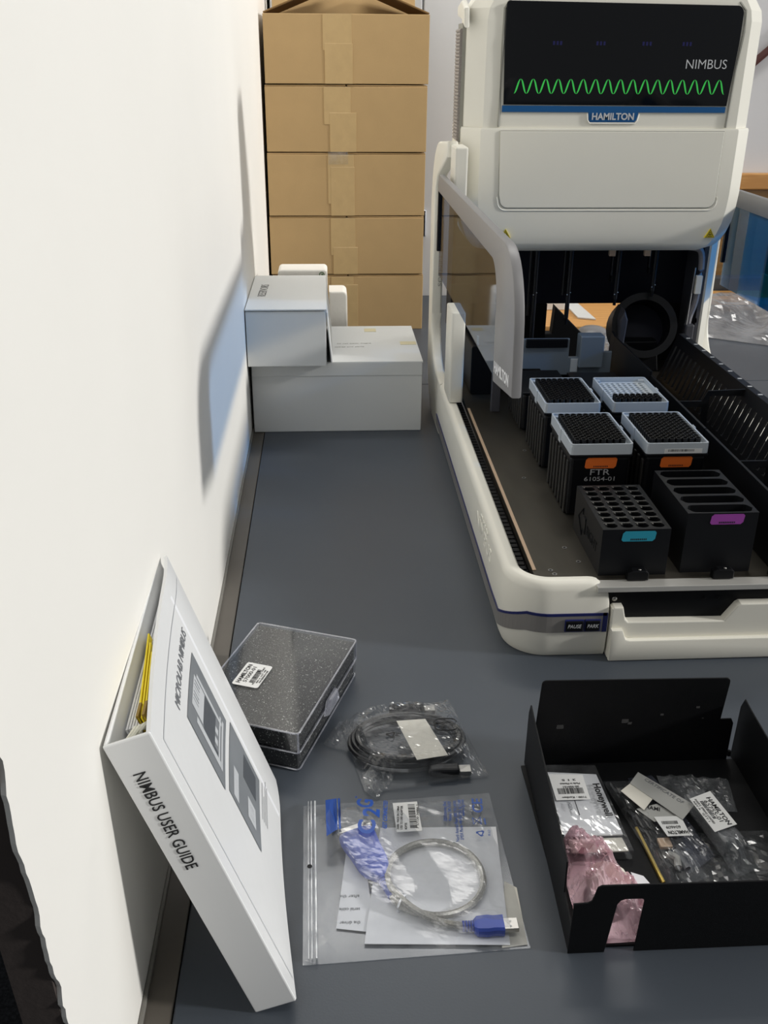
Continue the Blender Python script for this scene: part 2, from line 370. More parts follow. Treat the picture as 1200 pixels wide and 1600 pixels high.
# ================================================================ CARTONS
def carton(z0, h, rz, dx, strips, label, opened=False):
    t = thing('cardboard_carton', label, 'carton', (0.051 + dx, 2.77, z0), 'cardboard cartons stacked by the wall', rz); w = 0.201; d = 0.15; k = 0.004
    b = MB(); b.box((-w, -d, 0), (w, -d + k, h), 0.001, 1); b.box((-w, d - k, 0), (w, d, h), 0.001, 1)
    b.box((-w, -d + k, 0), (-w + k, d - k, h), 0.0008, 1); b.box((w - k, -d + k, 0), (w, d - k, h), 0.0008, 1); b.box((-w + k, -d + k, 0), (w - k, d - k, k))
    b.obj('body', 'card', t)
    if not opened:
        for sx in (-1, 1):
            MB().box((-w if sx < 0 else 0.0015, -d + 0.002, 0.0008), (-0.0015 if sx < 0 else w, d - 0.002, 0.0044), 0.001, 1,
                     Matrix.Translation((0, 0, h)) @ Matrix.Rotation(sx * 0.004, 4, 'Y')).obj('flap', 'card', t)
    else:
        for sx in (-1, 1):
            mt = Matrix.Translation((sx * (w - 0.002), 0, h)) @ Matrix.Rotation(sx * 0.37, 4, 'Y')
            MB().box((0 if sx < 0 else -0.155, -d + 0.002, 0), (0.155 if sx < 0 else 0, d - 0.002, k), 0.001, 1, mt).obj('flap', 'card_in', t)
        mt = Matrix.Translation((0, d - 0.002, h)) @ Matrix.Rotation(-0.25, 4, 'X')
        MB().box((-w + 0.01, 0, 0), (w - 0.01, 0.004, 0.14), 0.001, 1, mt).obj('flap', 'card', t)
    for i, (x0, x1, za, zb) in enumerate(strips):
        MB().box((x0, -d - 0.0006 - 0.0004 * (i + 1), za), (x1, -d + 0.0005, zb), 0.0003, 1, Matrix.Rotation(0.0, 4, 'Y')).obj('tape_strip', 'tape', t)
    return t
carton(0.0, 0.1435, 0.004, 0.001, [(-0.045, 0.014, 0.07, 0.1435), (-0.035, 0.026, 0.002, 0.122)], 'kraft cardboard carton at the very bottom of the stack, standing on the bench')
carton(0.150, 0.1445, -0.003, 0.0, [(-0.042, 0.022, 0.05, 0.1445), (-0.036, 0.028, 0.0, 0.07)], 'kraft cardboard carton, second from the bottom of the stack, behind white boxes')
carton(0.3005, 0.1495, 0.004, 0.0, [(-0.048, 0.018, 0.03, 0.1495), (-0.041, 0.020, 0.0, 0.12)], 'kraft cardboard carton in the middle of the stack with a crumpled tape flap')
carton(0.4565, 0.1515, -0.004, 0.002, [(-0.056, 0.010, 0.065, 0.1515), (-0.042, 0.024, 0.0, 0.092)], 'kraft cardboard carton, second from the top, with two overlapping tape strips')
carton(0.6145, 0.154, 0.003, 0.003, [(-0.058, 0.012, 0.075, 0.154), (-0.054, 0.014, 0.0, 0.09)], 'open topmost kraft cardboard carton with its lid flaps raised', True)
# loose crumpled tape end between two cartons
b = heightgrid(lambda u, v, x, y: (x, 2.6145 + 0.003 * crumple(x, y, 60, 2) - 0.004 * math.sin(v * 3.14), 0.457 - 0.030 * v), 8, 8, [(0.005, 2.61), (0.055, 2.61), (0.055, 2.60), (0.005, 2.60)], closed=False)
o = b.obj('tape_scrap', 'film_hazy'); tag(o, 'crumpled clear tape end hanging from the seam of the middle cartons', 'tape')

# ================================================================ WHITE BOXES
t = thing('white_box', 'large white cardboard box on the bench, with two beige tape tabs on its lid', 'box', (0.013, 1.96, 0))
x0, x1, y0, y1, h = -0.1515, 0.1795, 1.826, 2.098, 0.139
MB().box((x0, y0, 0), (x1, y1, h), 0.0015).obj('body', 'white_card', t)
b = MB(); b.loft([[Vector((x0, y0 - 0.001, h - z)), Vector((x1 + 0.001, y0 - 0.001, h - z)), Vector((x1, y1, h - z)), Vector((x0, y1, h - z))] for z in (-0.0005, -0.0035)])
lid = b.obj('lid', 'white_card', t)
MB().box((x0 + 0.0005, y0 - 0.0014, h - 0.024), (x1 - 0.0005, y0 - 0.0002, h + 0.002), 0.0004, 1).obj('lid_flap', 'white_card', t)
MB().box((0.075, 2.05, h + 0.0036), (0.10, 2.075, h + 0.0042)).obj('tape_tab', 'masking', t)
MB().box((0.145, 1.945, h + 0.0036), (0.178, 1.968, h + 0.0042)).obj('tape_tab', 'masking', t)
text('handwriting', 'do not stack  fragile', 0.006, frame((0.05, 1.955, h + 0.0037), (1, 0.02, 0), (0, 1, 0)), 'ink_faint', t, width=0.07)
text('handwriting', 'cables and parts', 0.006, frame((0.04, 1.93, h + 0.0037), (1, 0.02, 0), (0, 1, 0)), 'ink_faint', t, width=0.06)

t = thing('white_box', 'smaller white box marked RESERVOIRS, lying on top of the large white box', 'box', (-0.08, 1.95, 0.1428))
z0, z1 = 0.1428, 0.2485
MB().box((-0.155, 1.797, z0), (-0.006, 2.10, z1), 0.0012).obj('body', 'white_card', t)
MB().box((-0.1555, 1.794, z1 + 0.0015), (-0.0045, 2.10, z1 + 0.0045), 0.001).obj('lid', 'white_card', t)
b = MB(); b.prism([(1.797, z0), (2.08, z0), (2.08, z1 - 0.004), (1.80, z1 - 0.004)], lambda y, z: (-0.0055 + 0.008 * (z1 - z) / 0.1, y, z), lambda y, z: (-0.0035 + 0.008 * (z1 - z) / 0.1, y, z))
b.obj('side_flap', 'white_card', t)
text('handwriting', 'RESERVOIRS', 0.016, frame((-0.122, 1.955, z1 + 0.0046), (0.02, 1, 0), (-1, 0.02, 0)), 'ink', t, width=0.105, bold=-0.008)

t = thing('foam_block', 'upright white foam block with rounded corners and a green round mark, behind the RESERVOIRS box', 'foam block', (-0.055, 2.13, 0))
MB().prism(rrect(-0.108, 0.0, -0.002, 0.262, 0.008), lambda x, z: (x, 2.112, z), lambda x, z: (x, 2.18, z), 0.003).obj('block', 'white_foam', t)
b = MB(); b.ring((-0.014, 2.1115, 0.252), (0, -1, 0), 0.006, 0.004, 0.0004, 14); b.obj('round_mark', 'green_dot', t)
MB().cyl((-0.013, 2.1119, 0.252), (-0.013, 2.1112, 0.252), 0.0022, seg=10).obj('mark_centre', 'green_dot', t)
t = thing('foam_block', 'low white foam block with one rounded corner, right of the RESERVOIRS box against the cartons', 'foam block', (0.02, 2.14, 0))
MB().prism([(0.001, 0), (0.042, 0), (0.040, 0.200)] + arc(0.030, 0.203, 0.010, 0, 90, 5) + [(0.001, 0.213)], lambda x, z: (x, 2.12, z), lambda x, z: (x, 2.19, z), 0.003).obj('block', 'white_foam', t)

# ================================================================ BINDER
bind = thing('ring_binder', 'white ring binder with NIMBUS USER GUIDE on its spine, leaning against the wall', 'binder', (-0.067, 0.527, 0.0003))
bind['_local'] = 1
# local frame: x = thickness, y = depth away from the spine, z = up the spine
bind.rotation_euler = (0, -0.322, 0.02); BH = 0.278; BW = 0.034; BD = 0.265
MB().box((0, 0, 0.0), (BW, 0.003, BH), 0.0012).obj('spine', 'binder', bind)
MB().box((0.0, 0.002, 0.0), (0.003, BD, BH), 0.0012).obj('back_cover', 'binder', bind)
b = MB(); n = 20; L1 = []
def cover_w(v): return BW - 0.020 * (v / BD) - 0.0035 * math.sin(math.pi * v / BD) + (0.004 * max(0, (v / BD - 0.8) / 0.2) ** 2) * -1
prof = [(BD * i / n) for i in range(n + 1)]
loops = []
for zz in (0.0, BH):
    loops.append([Vector((cover_w(v) - 0.003, v + 0.002, zz)) for v in prof] + [Vector((cover_w(v), v + 0.002, zz)) for v in reversed(prof)])
b.loft(loops); cov = b.obj('front_cover', 'binder', bind, True)
def on_cover(p, d=0.0002):   # p.x holds depth along cover, p.y holds height
    v = p.x; return Vector((cover_w(v - 0.002) + 0.0003 + d, v, p.y))
def cov_quad(v0, v1, u0, u1, m, name, d=0.0002):
    b = MB(); k = 8
    A = [b.bm.verts.new(on_cover(Vector((v0 + (v1 - v0) * i / k, u0, 0)), d)) for i in range(k + 1)]
    B = [b.bm.verts.new(on_cover(Vector((v0 + (v1 - v0) * i / k, u1, 0)), d)) for i in range(k + 1)]
    for i in range(k): b.bm.faces.new((A[i], A[i + 1], B[i + 1], B[i]))
    return b.obj(name, m, cov)
cov_quad(0.096, 0.190, 0.140, 0.218, 'photo_grey', 'printed_photo')
cov_quad(0.106, 0.200, 0.058, 0.131, 'photo_grey', 'printed_photo')
for q in ((0.124, 0.166, 0.188, 0.211, 'photo_light'), (0.130, 0.162, 0.198, 0.209, 'photo_dark'), (0.112, 0.120, 0.150, 0.200, 'photo_light'), (0.120, 0.126, 0.152, 0.186, 'photo_dark'),
          (0.126, 0.166, 0.163, 0.187, 'photo_dark'), (0.168, 0.173, 0.150, 0.206, 'photo_light'), (0.112, 0.178, 0.146, 0.1495, 'photo_light'), (0.112, 0.178, 0.152, 0.155, 'photo_light'), (0.132, 0.140, 0.157, 0.166, 'photo_light'), (0.146, 0.154, 0.157, 0.169, 'photo_light'),
          (0.112, 0.150, 0.110, 0.121, 'photo_light'), (0.126, 0.136, 0.112, 0.118, 'photo_dark'), (0.160, 0.192, 0.068, 0.098, 'photo_dark'), (0.120, 0.146, 0.070, 0.088, 'photo_light'), (0.126, 0.140, 0.074, 0.083, 'photo_dark')):
    cov_quad(*q, 'print_detail', 0.0004)
cov_quad(0.018, 0.019, 0.004, BH - 0.02, 'photo_light', 'sleeve_edge')
cov_quad(0.018, 0.258, BH - 0.021, BH - 0.020, 'photo_light', 'sleeve_edge')
cf = lambda p, d: on_cover(p, d)
text('title', 'MICROLAB NIMBUS', 0.009, frame((0.142, 0.232, 0), (1, 0, 0), (0, 1, 0)), 'ink_grey', cov, width=0.112, conform=cf)
for i, w in enumerate((0.05, 0.035, 0.06, 0.055)):
    cov_quad(0.155, 0.155 + w, 0.050 - i * 0.004, 0.0508 - i * 0.004, 'ink_grey', 'small_print')
text('spine_title', 'NIMBUS USER GUIDE', 0.0088, frame((0.0095, -0.0003, 0.204), (0, 0, -1), (1, 0, 0)), 'ink', bind, width=0.092, bold=0.006)
b = MB()
for i in range(5): b.box((0.006 + i * 0.0022, 0.03, 0.004), (0.0075 + i * 0.0022, 0.235 - i * 0.006, BH - 0.012), 0)
b.obj('page_stack', 'paper', bind)
for i, (xa, xb, dd) in enumerate(((0.0175, 0.0188, 0.115), (0.0200, 0.0212, 0.10), (0.0222, 0.0232, 0.085))):
    b = MB(); k = 12; ls = []
    for zz in (0.01, BH - 0.006):
        pts = [(0.03 + dd * j / k) for j in range(k + 1)]
        cur = lambda v: xa - 0.010 * (v - 0.03) / 0.115
        ls.append([Vector((cur(v), v, zz)) for v in pts] + [Vector((cur(v) + (xb - xa), v, zz)) for v in reversed(pts)])
    b.loft(ls).obj('yellow_section', 'yellow', bind)
for z in (BH - 0.024, BH / 2, 0.03):
    b = MB(); b.tube([(0.017 + 0.011 * math.cos(a), 0.020 + 0.016 * math.sin(a), z) for a in [2 * math.pi * k / 18 for k in range(18)]], 0.0018, 6, True); b.obj('ring', 'steel', bind, True)
for i in range(3):
    b = MB(); b.tube([(0.008 + i * 0.004, 0.016, BH - 0.02), (0.012 + i * 0.004, 0.010 + 0.004 * i, BH - 0.008), (0.018 + i * 0.003, 0.020, BH - 0.006), (0.022, 0.028 + i * 0.003, BH - 0.014)], 0.0017, 6); b.obj('tie_cord', 'binder_in', bind, True)
for xa in (0.017, 0.0215): MB().box((xa, 0.030, BH - 0.03), (xa + 0.002, 0.046, BH - 0.004), 0).obj('index_tab', 'brown_tab', bind)

# ================================================================ FOAM-LINED CLEAR CASE
case = thing('plastic_case', 'hinged clear plastic case lined with dark speckled foam, part number label on the lid', 'case', (-0.066, 0.918, 0), rz=-0.355)
cw, cl, ch = 0.0635, 0.0935, 0.050
def shell(z0, z1, top, w, l, k=0.0016):
    b = MB(); b.box((-w, -l, z0), (w, -l + k, z1)); b.box((-w, l - k, z0), (w, l, z1)); b.box((-w, -l + k, z0), (-w + k, l - k, z1)); b.box((w - k, -l + k, z0), (w, l - k, z1))
    if top: b.box((-w + k, -l + k, z1 - k), (w - k, l - k, z1))
    else: b.box((-w + k, -l + k, z0), (w - k, l - k, z0 + k))
    return b
shell(0.0005, 0.0235, False, cw - 0.001, cl - 0.001).obj('base', 'clear', case)
lid = shell(0.024, ch, True, cw, cl).obj('lid', 'clear', case)
b = MB()
for z in (ch - 0.0009, 0.0245):
    b.tube([(p[0], p[1], z) for p in rrect(-cw, -cl, cw, cl, 0.004, 3)], 0.0011, 6, True)
for sx in (-1, 1):
    for sy in (-1, 1): b.tube([(sx * cw * 0.985, sy * cl * 0.99, 0.025), (sx * cw * 0.985, sy * cl * 0.99, ch - 0.001)], 0.0012, 6)
b.obj('rim', 'clear_edge', lid, True)
MB().tube([(p[0], p[1], 0.002) for p in rrect(-cw + 0.001, -cl + 0.001, cw - 0.001, cl - 0.001, 0.004, 3)], 0.0010, 6, True).obj('foot_rim', 'clear_edge', case, True)
MB().box((-cw + 0.003, -cl + 0.003, 0.0025), (cw - 0.003, cl - 0.003, 0.0225), 0.001).obj('lower_foam', 'foam', case)
MB().box((-cw + 0.0025, -cl + 0.0025, 0.0255), (cw - 0.0025, cl - 0.0025, ch - 0.0022), 0.001).obj('upper_foam', 'foam', case)
b = MB(); b.prism([(-0.022, 0.020), (0.022, 0.020), (0.014, 0.036), (-0.014, 0.036)], lambda y, z: (cw + 0.0003, y, z), lambda y, z: (cw + 0.006, y * 0.75, z), 0.001)
b.obj('latch', 'clear_edge', case)
lab = MB().prism(rrect(-0.022, -0.0155, 0.022, 0.0155, 0.003), lambda a, c: (-0.024 - c, -0.012 + a, ch + 0.0001), lambda a, c: (-0.024 - c, -0.012 + a, ch + 0.0005)).obj('part_label', 'label', case)
LZ = ch + 0.0006
def ltext(s, h, off, w, bold=0.0): text('lettering', s, h, frame((-0.024 + off, -0.012, LZ), (0, 1, 0), (-1, 0, 0)), 'ink', lab, width=w, bold=bold)
ltext('HAMILTON', 0.0048, -0.0075, 0.036, 0.02); ltext('57000-01', 0.0045, -0.001, 0.030)
b = MB()
for i in range(20):
    y = -0.026 + i * 0.0013; b.box((-0.022, y, LZ), (-0.0175, y + 0.0003 + 0.0006 * random.random(), LZ + 0.0002))
b.obj('barcode', 'ink', lab)
for k, (s, w) in enumerate((('HOLD DOWN KIT, CABLE', 0.034), ('REV A  LOT 100', 0.026), ('FOR RESEARCH USE', 0.024))): ltext(s, 0.0018, 0.0085 + k * 0.003, w)

# ================================================================ CABLE IN CLEAR BAG
coil = thing('cable', 'coiled black data cable with a white paper wrap inside a clear bag', 'cable', (0.076, 0.843, 0))
pts = []; turns = 5; nn = 40
for i in range(turns * nn + 1):
    a = 2 * math.pi * i / nn + 0.3; k = i / (turns * nn)
    rx = 0.058 - 0.004 * math.sin(9 * k); ry = 0.040 - 0.003 * math.cos(7 * k)
    pts.append((0.076 + rx * math.cos(a), 0.844 + ry * math.sin(a), 0.006 + 0.0085 * k + 0.002 * math.sin(a * 0.7)))
MB().tube(pts, 0.0027, 6).obj('cord', 'cable_black', coil, True)
plug = MB().box((0.095, 0.790, 0.003), (0.127, 0.802, 0.013), 0.0025).obj('plug', 'cable_black', coil)
MB().box((0.127, 0.7905, 0.0045), (0.139, 0.8015, 0.0095), 0.0004).obj('plug_shell', 'steel', plug)
plug = MB().box((0.060, 0.893, 0.004), (0.100, 0.905, 0.014), 0.003).obj('plug', 'cable_black', coil)
MB().box((0.100, 0.894, 0.0055), (0.112, 0.904, 0.0105), 0.0004).obj('plug_shell', 'steel', plug)
b = MB(); b.prism([(0.083, 0.800), (0.116, 0.806), (0.098, 0.868), (0.066, 0.866)], lambda x, y: (x, y, 0.0185), lambda x, y: (x, y, 0.0190)); b.obj('paper_wrap', 'paper_cream', coil)
def bagA(u, v, x, y):
    e = min(u, 1 - u, v, 1 - v); r = math.hypot((x - 0.076) / 0.066, (y - 0.843) / 0.050)
    h = 0.0203 if r < 0.95 else 0.0203 * max(0.12, 1 - (r - 0.95) / 0.55)
    return 0.003 + h * min(1, e * 9) + 0.0040 * crumple(x, y, 55, 1.0) * min(1, e * 12 + 0.15) * (0.12 if r < 0.8 else 1)
bg1 = heightgrid(bagA, 60, 50, [(0.004, 0.888), (0.131, 0.924), (0.157, 0.792), (0.028, 0.772)], 0.0006).obj('plastic_bag', 'film')
tag(bg1, 'clear crinkled plastic bag holding the coiled black cable, beside the foam case', 'bag')
for p in bg1.data.polygons: p.use_smooth = False
def ear(u, v, x, y): return 0.002 + 0.010 * crumple(x, y, 60, 4.0) * (0.3 + 0.7 * min(u, 1 - u) * 2)
heightgrid(ear, 16, 16, [(0.003, 0.887), (0.034, 0.872), (0.030, 0.832), (-0.014, 0.850)], 0.0008).obj('gathered_end', 'film', bg1)
heightgrid(ear, 14, 14, [(0.026, 0.80), (0.060, 0.795), (0.040, 0.762), (0.030, 0.772)], 0.0008).obj('gathered_end', 'film', bg1)
def print_mark(parent, cx, cy, z, a, sc, m):
    """recycling triangle of three bent arrows"""
    b = MB()
    for k in range(3):
        an = a + k * 2 * math.pi / 3; p = [(-0.5, 0.42), (0.28, 0.42), (0.28, 0.58), (0.62, 0.33), (0.28, 0.08), (0.28, 0.24), (-0.5, 0.24)]
        f = lambda x, y: (cx + sc * (x * math.cos(an) - y * math.sin(an)), cy + sc * (x * math.sin(an) + y * math.cos(an)))
        b.prism(p, lambda x, y: (*f(x, y), z), lambda x, y: (*f(x, y), z + 0.0002))
    return b.obj('recycling_mark', m, parent)
print_mark(bg1, 0.058, 0.833, 0.0262, 0.2, 0.0085, 'ink')
text('lettering', 'PE', 0.005, frame((0.068, 0.833, 0.0262), (0.2, 1, 0), (-1, 0.2, 0)), 'ink', bg1)
b = MB(); b.tube([(0.118 + 0.012 * (abs(math.cos(a)) ** 0.5) * (1 if math.cos(a) > 0 else -1), 0.848 + 0.010 * (abs(math.sin(a)) ** 0.5) * (1 if math.sin(a) > 0 else -1), 0.0262) for a in [0.2 + 5.6 * k / 30 for k in range(31)]], 0.0007, 5); b.obj('printed_loop', 'ink', bg1)
text('lettering', 'PIN', 0.006, frame((0.118, 0.845, 0.0262), (0.3, 1, 0), (-1, 0.3, 0)), 'ink', bg1)

# ================================================================ ADAPTER CABLE IN ZIP BAG
leaf = tag(MB().prism([(0.007, 0.690), (0.024, 0.690), (0.030, 0.598), (-0.003, 0.604)], lambda x, y: (x, y, 0.0016), lambda x, y: (x, y, 0.0020)).obj('leaflet', 'paper'), 'narrow printed paper sheet at the left inside the zip bag, under the blue hood', 'leaflet')
for k, s in enumerate(('after the', 'serial cable', 'the driver')):
    text('lettering', s, 0.0035, frame((0.009, 0.640 - k * 0.0145, 0.0021), (-1, 0.03, 0), (-0.03, -1, 0)), 'ink_grey', leaf, width=0.018)
tag(MB().prism([(0.041, 0.721), (0.153, 0.717), (0.143, 0.579), (0.0205, 0.586)], lambda x, y: (x, y, 0.0024), lambda x, y: (x, y, 0.0030), 0).obj('leaflet', 'paper'), 'folded white instruction sheet under the looped cable in the zip bag', 'leaflet')
tag(MB().prism([(0.150, 0.650), (0.160, 0.642), (0.158, 0.580), (0.136, 0.578)], lambda x, y: (x, y, 0.0007), lambda x, y: (x, y, 0.0012), 0).obj('leaflet', 'paper_cream'), 'cream card corner under the silver plug end in the zip bag', 'leaflet')

ad = thing('adapter_cable', 'blue adapter plug and hood joined by a silver braided cable, inside the zip bag', 'cable', (0.08, 0.65, 0.003))
# hood axis from screw face to cable end
A0 = Vector((0.016, 0.707, 0.0105)); A1 = Vector((0.047, 0.630, 0.0080)); ax = (A1 - A0).normalized(); sd = ax.cross(Vector((0, 0, 1))).normalized()
def hood_loop(t, hw, hh, n=14):
    c = A0 + (A1 - A0) * t; out = []
    for k in range(n):
        a = 2 * math.pi * k / n; cx = math.copysign(abs(math.cos(a)) ** 0.55, math.cos(a)); cz = math.copysign(abs(math.sin(a)) ** 0.55, math.sin(a))
        out.append(c + sd * hw * cx + Vector((0, 0, max(-c.z + 0.0033, hh * cz))))
    return out
b = MB(); b.loft([hood_loop(t, hw, hh) for t, hw, hh in ((0.0, 0.0165, 0.006), (0.06, 0.0175, 0.0072), (0.13, 0.0175, 0.0075), (0.30, 0.0155, 0.0078), (0.5, 0.0145, 0.0078), (0.60, 0.0125, 0.0072), (0.68, 0.0075, 0.0058), (0.72, 0.0052, 0.0048))])
hood = b.obj('hood', 'blue_plug', ad, True)
for t in (0.40, 0.45, 0.50, 0.55): MB().loft([hood_loop(t + q, 0.0148 - 0.012 * max(0, t - 0.42), 0.0081) for q in (-0.008, 0.008)]).obj('grip_rib', 'blue_plug', hood)
for k in range(6): MB().cyl(A0 + (A1 - A0) * (0.72 + k * 0.045), A0 + (A1 - A0) * (0.75 + k * 0.045), 0.0048 - 0.0003 * k, seg=12).obj('relief_rib', 'blue_plug', hood, True)
MB().cyl(A0 + (A1 - A0) * 0.70, A0 + (A1 - A0) * 0.99, 0.0036, seg=10).obj('strain_relief', 'blue_plug', ad, True)
sh = MB(); sh.loft([[A0 + ax * q + sd * x + Vector((0, 0, z)) for x, z in ((-0.0125, 0.0045), (0.0125, 0.0045), (0.0105, -0.0045), (-0.0105, -0.0045))] for q in (-0.006, 0.002)]); sh.obj('metal_shell', 'steel', ad)
b = MB(); b.loft([[A0 + ax * q + sd * x + Vector((0, 0, z)) for x, z in ((-0.0158, 0.006), (0.0158, 0.006), (0.0158, -0.006), (-0.0158, -0.006))] for q in (-0.0012, 0.0004)]); b.obj('flange', 'steel', ad)
for s in (-1, 1): MB().cyl(A0 + ax * -0.004 + sd * s * 0.0138, A0 + ax * 0.001 + sd * s * 0.0138, 0.0026, seg=6).obj('hex_screw', 'steel', ad)
# cable: from hood end round a loop to the small plug
pts = []
def P(x, y, z): pts.append(Vector((x, y, z)))
P(0.0455, 0.634, 0.0075)
cxl, cyl_, rl_ = 0.087, 0.6525, 0.0435
for k in range(0, 49):
    a = math.radians(205 - 390 * k / 48 + 5)
    if k == 0: P(0.049, 0.626, 0.0072)
    P(cxl + rl_ * 1.02 * math.cos(a) if k > 5 else cxl + rl_ * 1.0 * math.cos(a), cyl_ + rl_ * math.sin(a), 0.0068 + (0.005 if 40 < k else 0) * min(1, (k - 40) / 5 if k > 40 else 0))
pts2 = [Vector((0.0455, 0.634, 0.0078)), Vector((0.0505, 0.6245, 0.0072)), Vector((0.060, 0.6165, 0.0068))]
for k in range(41):
    a = math.radians(232 + 336 * k / 40)
    pts2.append(Vector((cxl + rl_ * math.cos(a), cyl_ + rl_ * math.sin(a), 0.0068 + 0.0058 * max(0, (k - 30) / 10))))
pts2 = [pts2[0], pts2[1], pts2[2]] + pts2[6:]
pts2 += [Vector((0.058, 0.6185, 0.0128)), Vector((0.070, 0.609, 0.0105)), Vector((0.085, 0.602, 0.008)), Vector((0.098, 0.598, 0.0074)), Vector((0.107, 0.5965, 0.0074))]
# smooth once (Catmull-Rom)
def smooth(P, k=4):
    out = []
    for i in range(len(P) - 1):
        p0, p1, p2, p3 = P[max(i - 1, 0)], P[i], P[i + 1], P[min(i + 2, len(P) - 1)]
        for j in range(k):
            t = j / k; out.append(0.5 * ((2 * p1) + (-p0 + p2) * t + (2 * p0 - 5 * p1 + 4 * p2 - p3) * t * t + (-p0 + 3 * p1 - 3 * p2 + p3) * t ** 3))
    return out + [P[-1]]
MB().tube(smooth(pts2, 3), 0.0031, 8).obj('braided_cord', 'braid', ad, True)
b = MB(); b.tube([(0.0545 + 0.007 * math.cos(a) * 0.6, 0.6225 + 0.007 * math.cos(a), 0.0085 + 0.0062 * math.sin(a)) for a in [2 * math.pi * k / 16 for k in range(16)]], 0.001, 6, True); b.obj('cable_tie', 'paper', ad, True)
ub = MB(); ub.loft([[Vector((x, 0.5945 + hw * cy, 0.0085 + hh * cz)) for cy, cz in ((-1, -0.6), (-0.8, -1), (0.8, -1), (1, -0.6), (1, 0.6), (0.8, 1), (-0.8, 1), (-1, 0.6))] for x, hw, hh in ((0.114, 0.005, 0.004), (0.117, 0.0082, 0.0050), (0.126, 0.0090, 0.0053), (0.131, 0.0080, 0.0052), (0.1395, 0.0086, 0.0053))])
up_ = ub.obj('plug_body', 'blue_plug', ad, True)
for k in range(4): MB().cyl((0.1045 + k * 0.0025, 0.5955, 0.008), (0.1062 + k * 0.0025, 0.5955, 0.008), 0.0046, seg=10).obj('relief_rib', 'blue_plug', up_, True)
us = MB().box((0.1396, 0.5885, 0.0062), (0.1520, 0.6005, 0.0107), 0.0004, 1).obj('plug_shell', 'steel', ad)
for y in (0.5915, 0.5965): MB().box((0.1445, y - 0.0008, 0.0107), (0.1463, y + 0.0012, 0.01085)).obj('contact_window', 'label', us)

def bagB_h(x, y):
    h = 0.0046
    d = min(((Vector((x, y)) - Vector((A0.x, A0.y)).lerp(Vector((A1.x, A1.y)), t)).length) for t in (0, 0.2, 0.4, 0.6, 0.8, 1.0))
    h = max(h, 0.0205 * (1 - max(0, d - 0.020) / 0.065))
    r = math.hypot(x - cxl, y - cyl_); h = max(h, 0.0115 * (1 - abs(r - rl_) / 0.06)); h = max(h, 0.0105 if r < rl_ else 0)
    if 0.098 < x < 0.160: h = max(h, 0.0158 * (1 - max(0, abs(y - 0.5945) - 0.010) / 0.020) * min(1, (0.168 - x) / 0.012))
    d2 = math.hypot(x - 0.056, y - 0.621); h = max(h, 0.0180 * (1 - max(0, d2 - 0.012) / 0.03))
    return h
def bagB(u, v, x, y):
    e = min(u, 1 - u, v, 1 - v); f = min(1, e * 14)
    return 0.0034 * (0.35 + 0.65 * f) + (bagB_h(x, y) - 0.0034) * min(1, e * 7) + 0.0012 * crumple(x, y, 30, 7.0) * f * (0.35 if math.hypot(x - cxl, y - cyl_) < rl_ else 1)
QB = [(-0.034, 0.757), (0.154, 0.767), (0.160, 0.577), (-0.031, 0.569)]
bg2 = heightgrid(bagB, 76, 76, QB, 0.0003).obj('zip_bag', 'film_hazy')
tag(bg2, 'clear zip-seal bag printed C2G in blue, lying flat with an adapter cable inside', 'bag')
def film_z(x, y): return bagB_h(x, y) + 0.0019
def cfB(p, d): return Vector((p.x, p.y, film_z(p.x, p.y) + 0.0015 + d))
def film_poly(pts, m, name, parent):
    b = MB(); bm = b.bm; vs = [bm.verts.new((x, y, 0)) for x, y in pts]; bm.faces.new(vs)
    bmesh.ops.triangulate(bm, faces=bm.faces); 
    for _ in range(3): bmesh.ops.subdivide_edges(bm, edges=list(bm.edges), cuts=1)
    for v in bm.verts: v.co = cfB(v.co, 0.0)
    return b.obj(name, m, parent)
# zip strips, hang hole
for xx, ww in ((-0.0225, 0.0015), (-0.0262, 0.0009), (-0.0290, 0.0006)):
    b = MB(); b.tube([(xx + 0.003 * v, 0.7575 - 0.187 * v, 0.0062 + 0.0006 * math.sin(v * 25)) for v in [k / 20 for k in range(21)]], ww * 0.6, 6); b.obj('zip_strip', 'zip', bg2)
MB().cyl((-0.0265, 0.671, 0.0066), (-0.0265, 0.671, 0.0070), 0.0023, seg=12).obj('hang_hole', 'dark_gap', bg2)
film_poly([(-0.0119, 0.7495), (-0.0009, 0.7498), (-0.0003, 0.6985), (-0.0108, 0.6935)], 'ink_blue', 'printed_band', bg2)
film_poly([(0.0003, 0.7495), (0.0025, 0.749), (0.0028, 0.6994), (0.0008, 0.6986)], 'ink_blue', 'printed_band', bg2)
XD, YD = (0.08, 1, 0), (-1, 0.08, 0)
def btext(s, h, x, y, w, bold=0.0, m='ink_blue', nm='lettering'): return text(nm, s, h, frame((x, y, 0), XD, YD), m, bg2, width=w, bold=bold, conform=cfB)
btext('C', 0.0155, 0.0345, 0.7000, 0.0185, 0.03); btext('2', 0.0150, 0.0395, 0.7200, 0.0130, 0.035); btext('G', 0.0150, 0.0340, 0.7355, 0.0175, 0.03)
btext('TM', 0.0022, 0.0195, 0.7490, 0.004)
btext('GET CONNECTED', 0.0040, 0.0475, 0.7215, 0.047, 0.02)
for k, (s, w, y) in enumerate((('3555 Kettering Blvd,', 0.030, 0.734), ('Moraine, OH 45439', 0.029, 0.734), ('North America Phone 800.293.4970', 0.062, 0.718), ('EMEA Phone +44 (0)1952 677588', 0.061, 0.720), ('www.c2g.com', 0.023, 0.739))):
    btext(s, 0.0034, 0.1068 + k * 0.0045, y, w)
btext('CE', 0.0100, 0.1430, 0.7410, 0.020, 0.02)
b = MB(); b.box((0.1305, 0.7155, 0.0085), (0.1312, 0.7245, 0.0087)); b.box((0.1380, 0.7150, 0.0085), (0.1387, 0.7250, 0.0087))
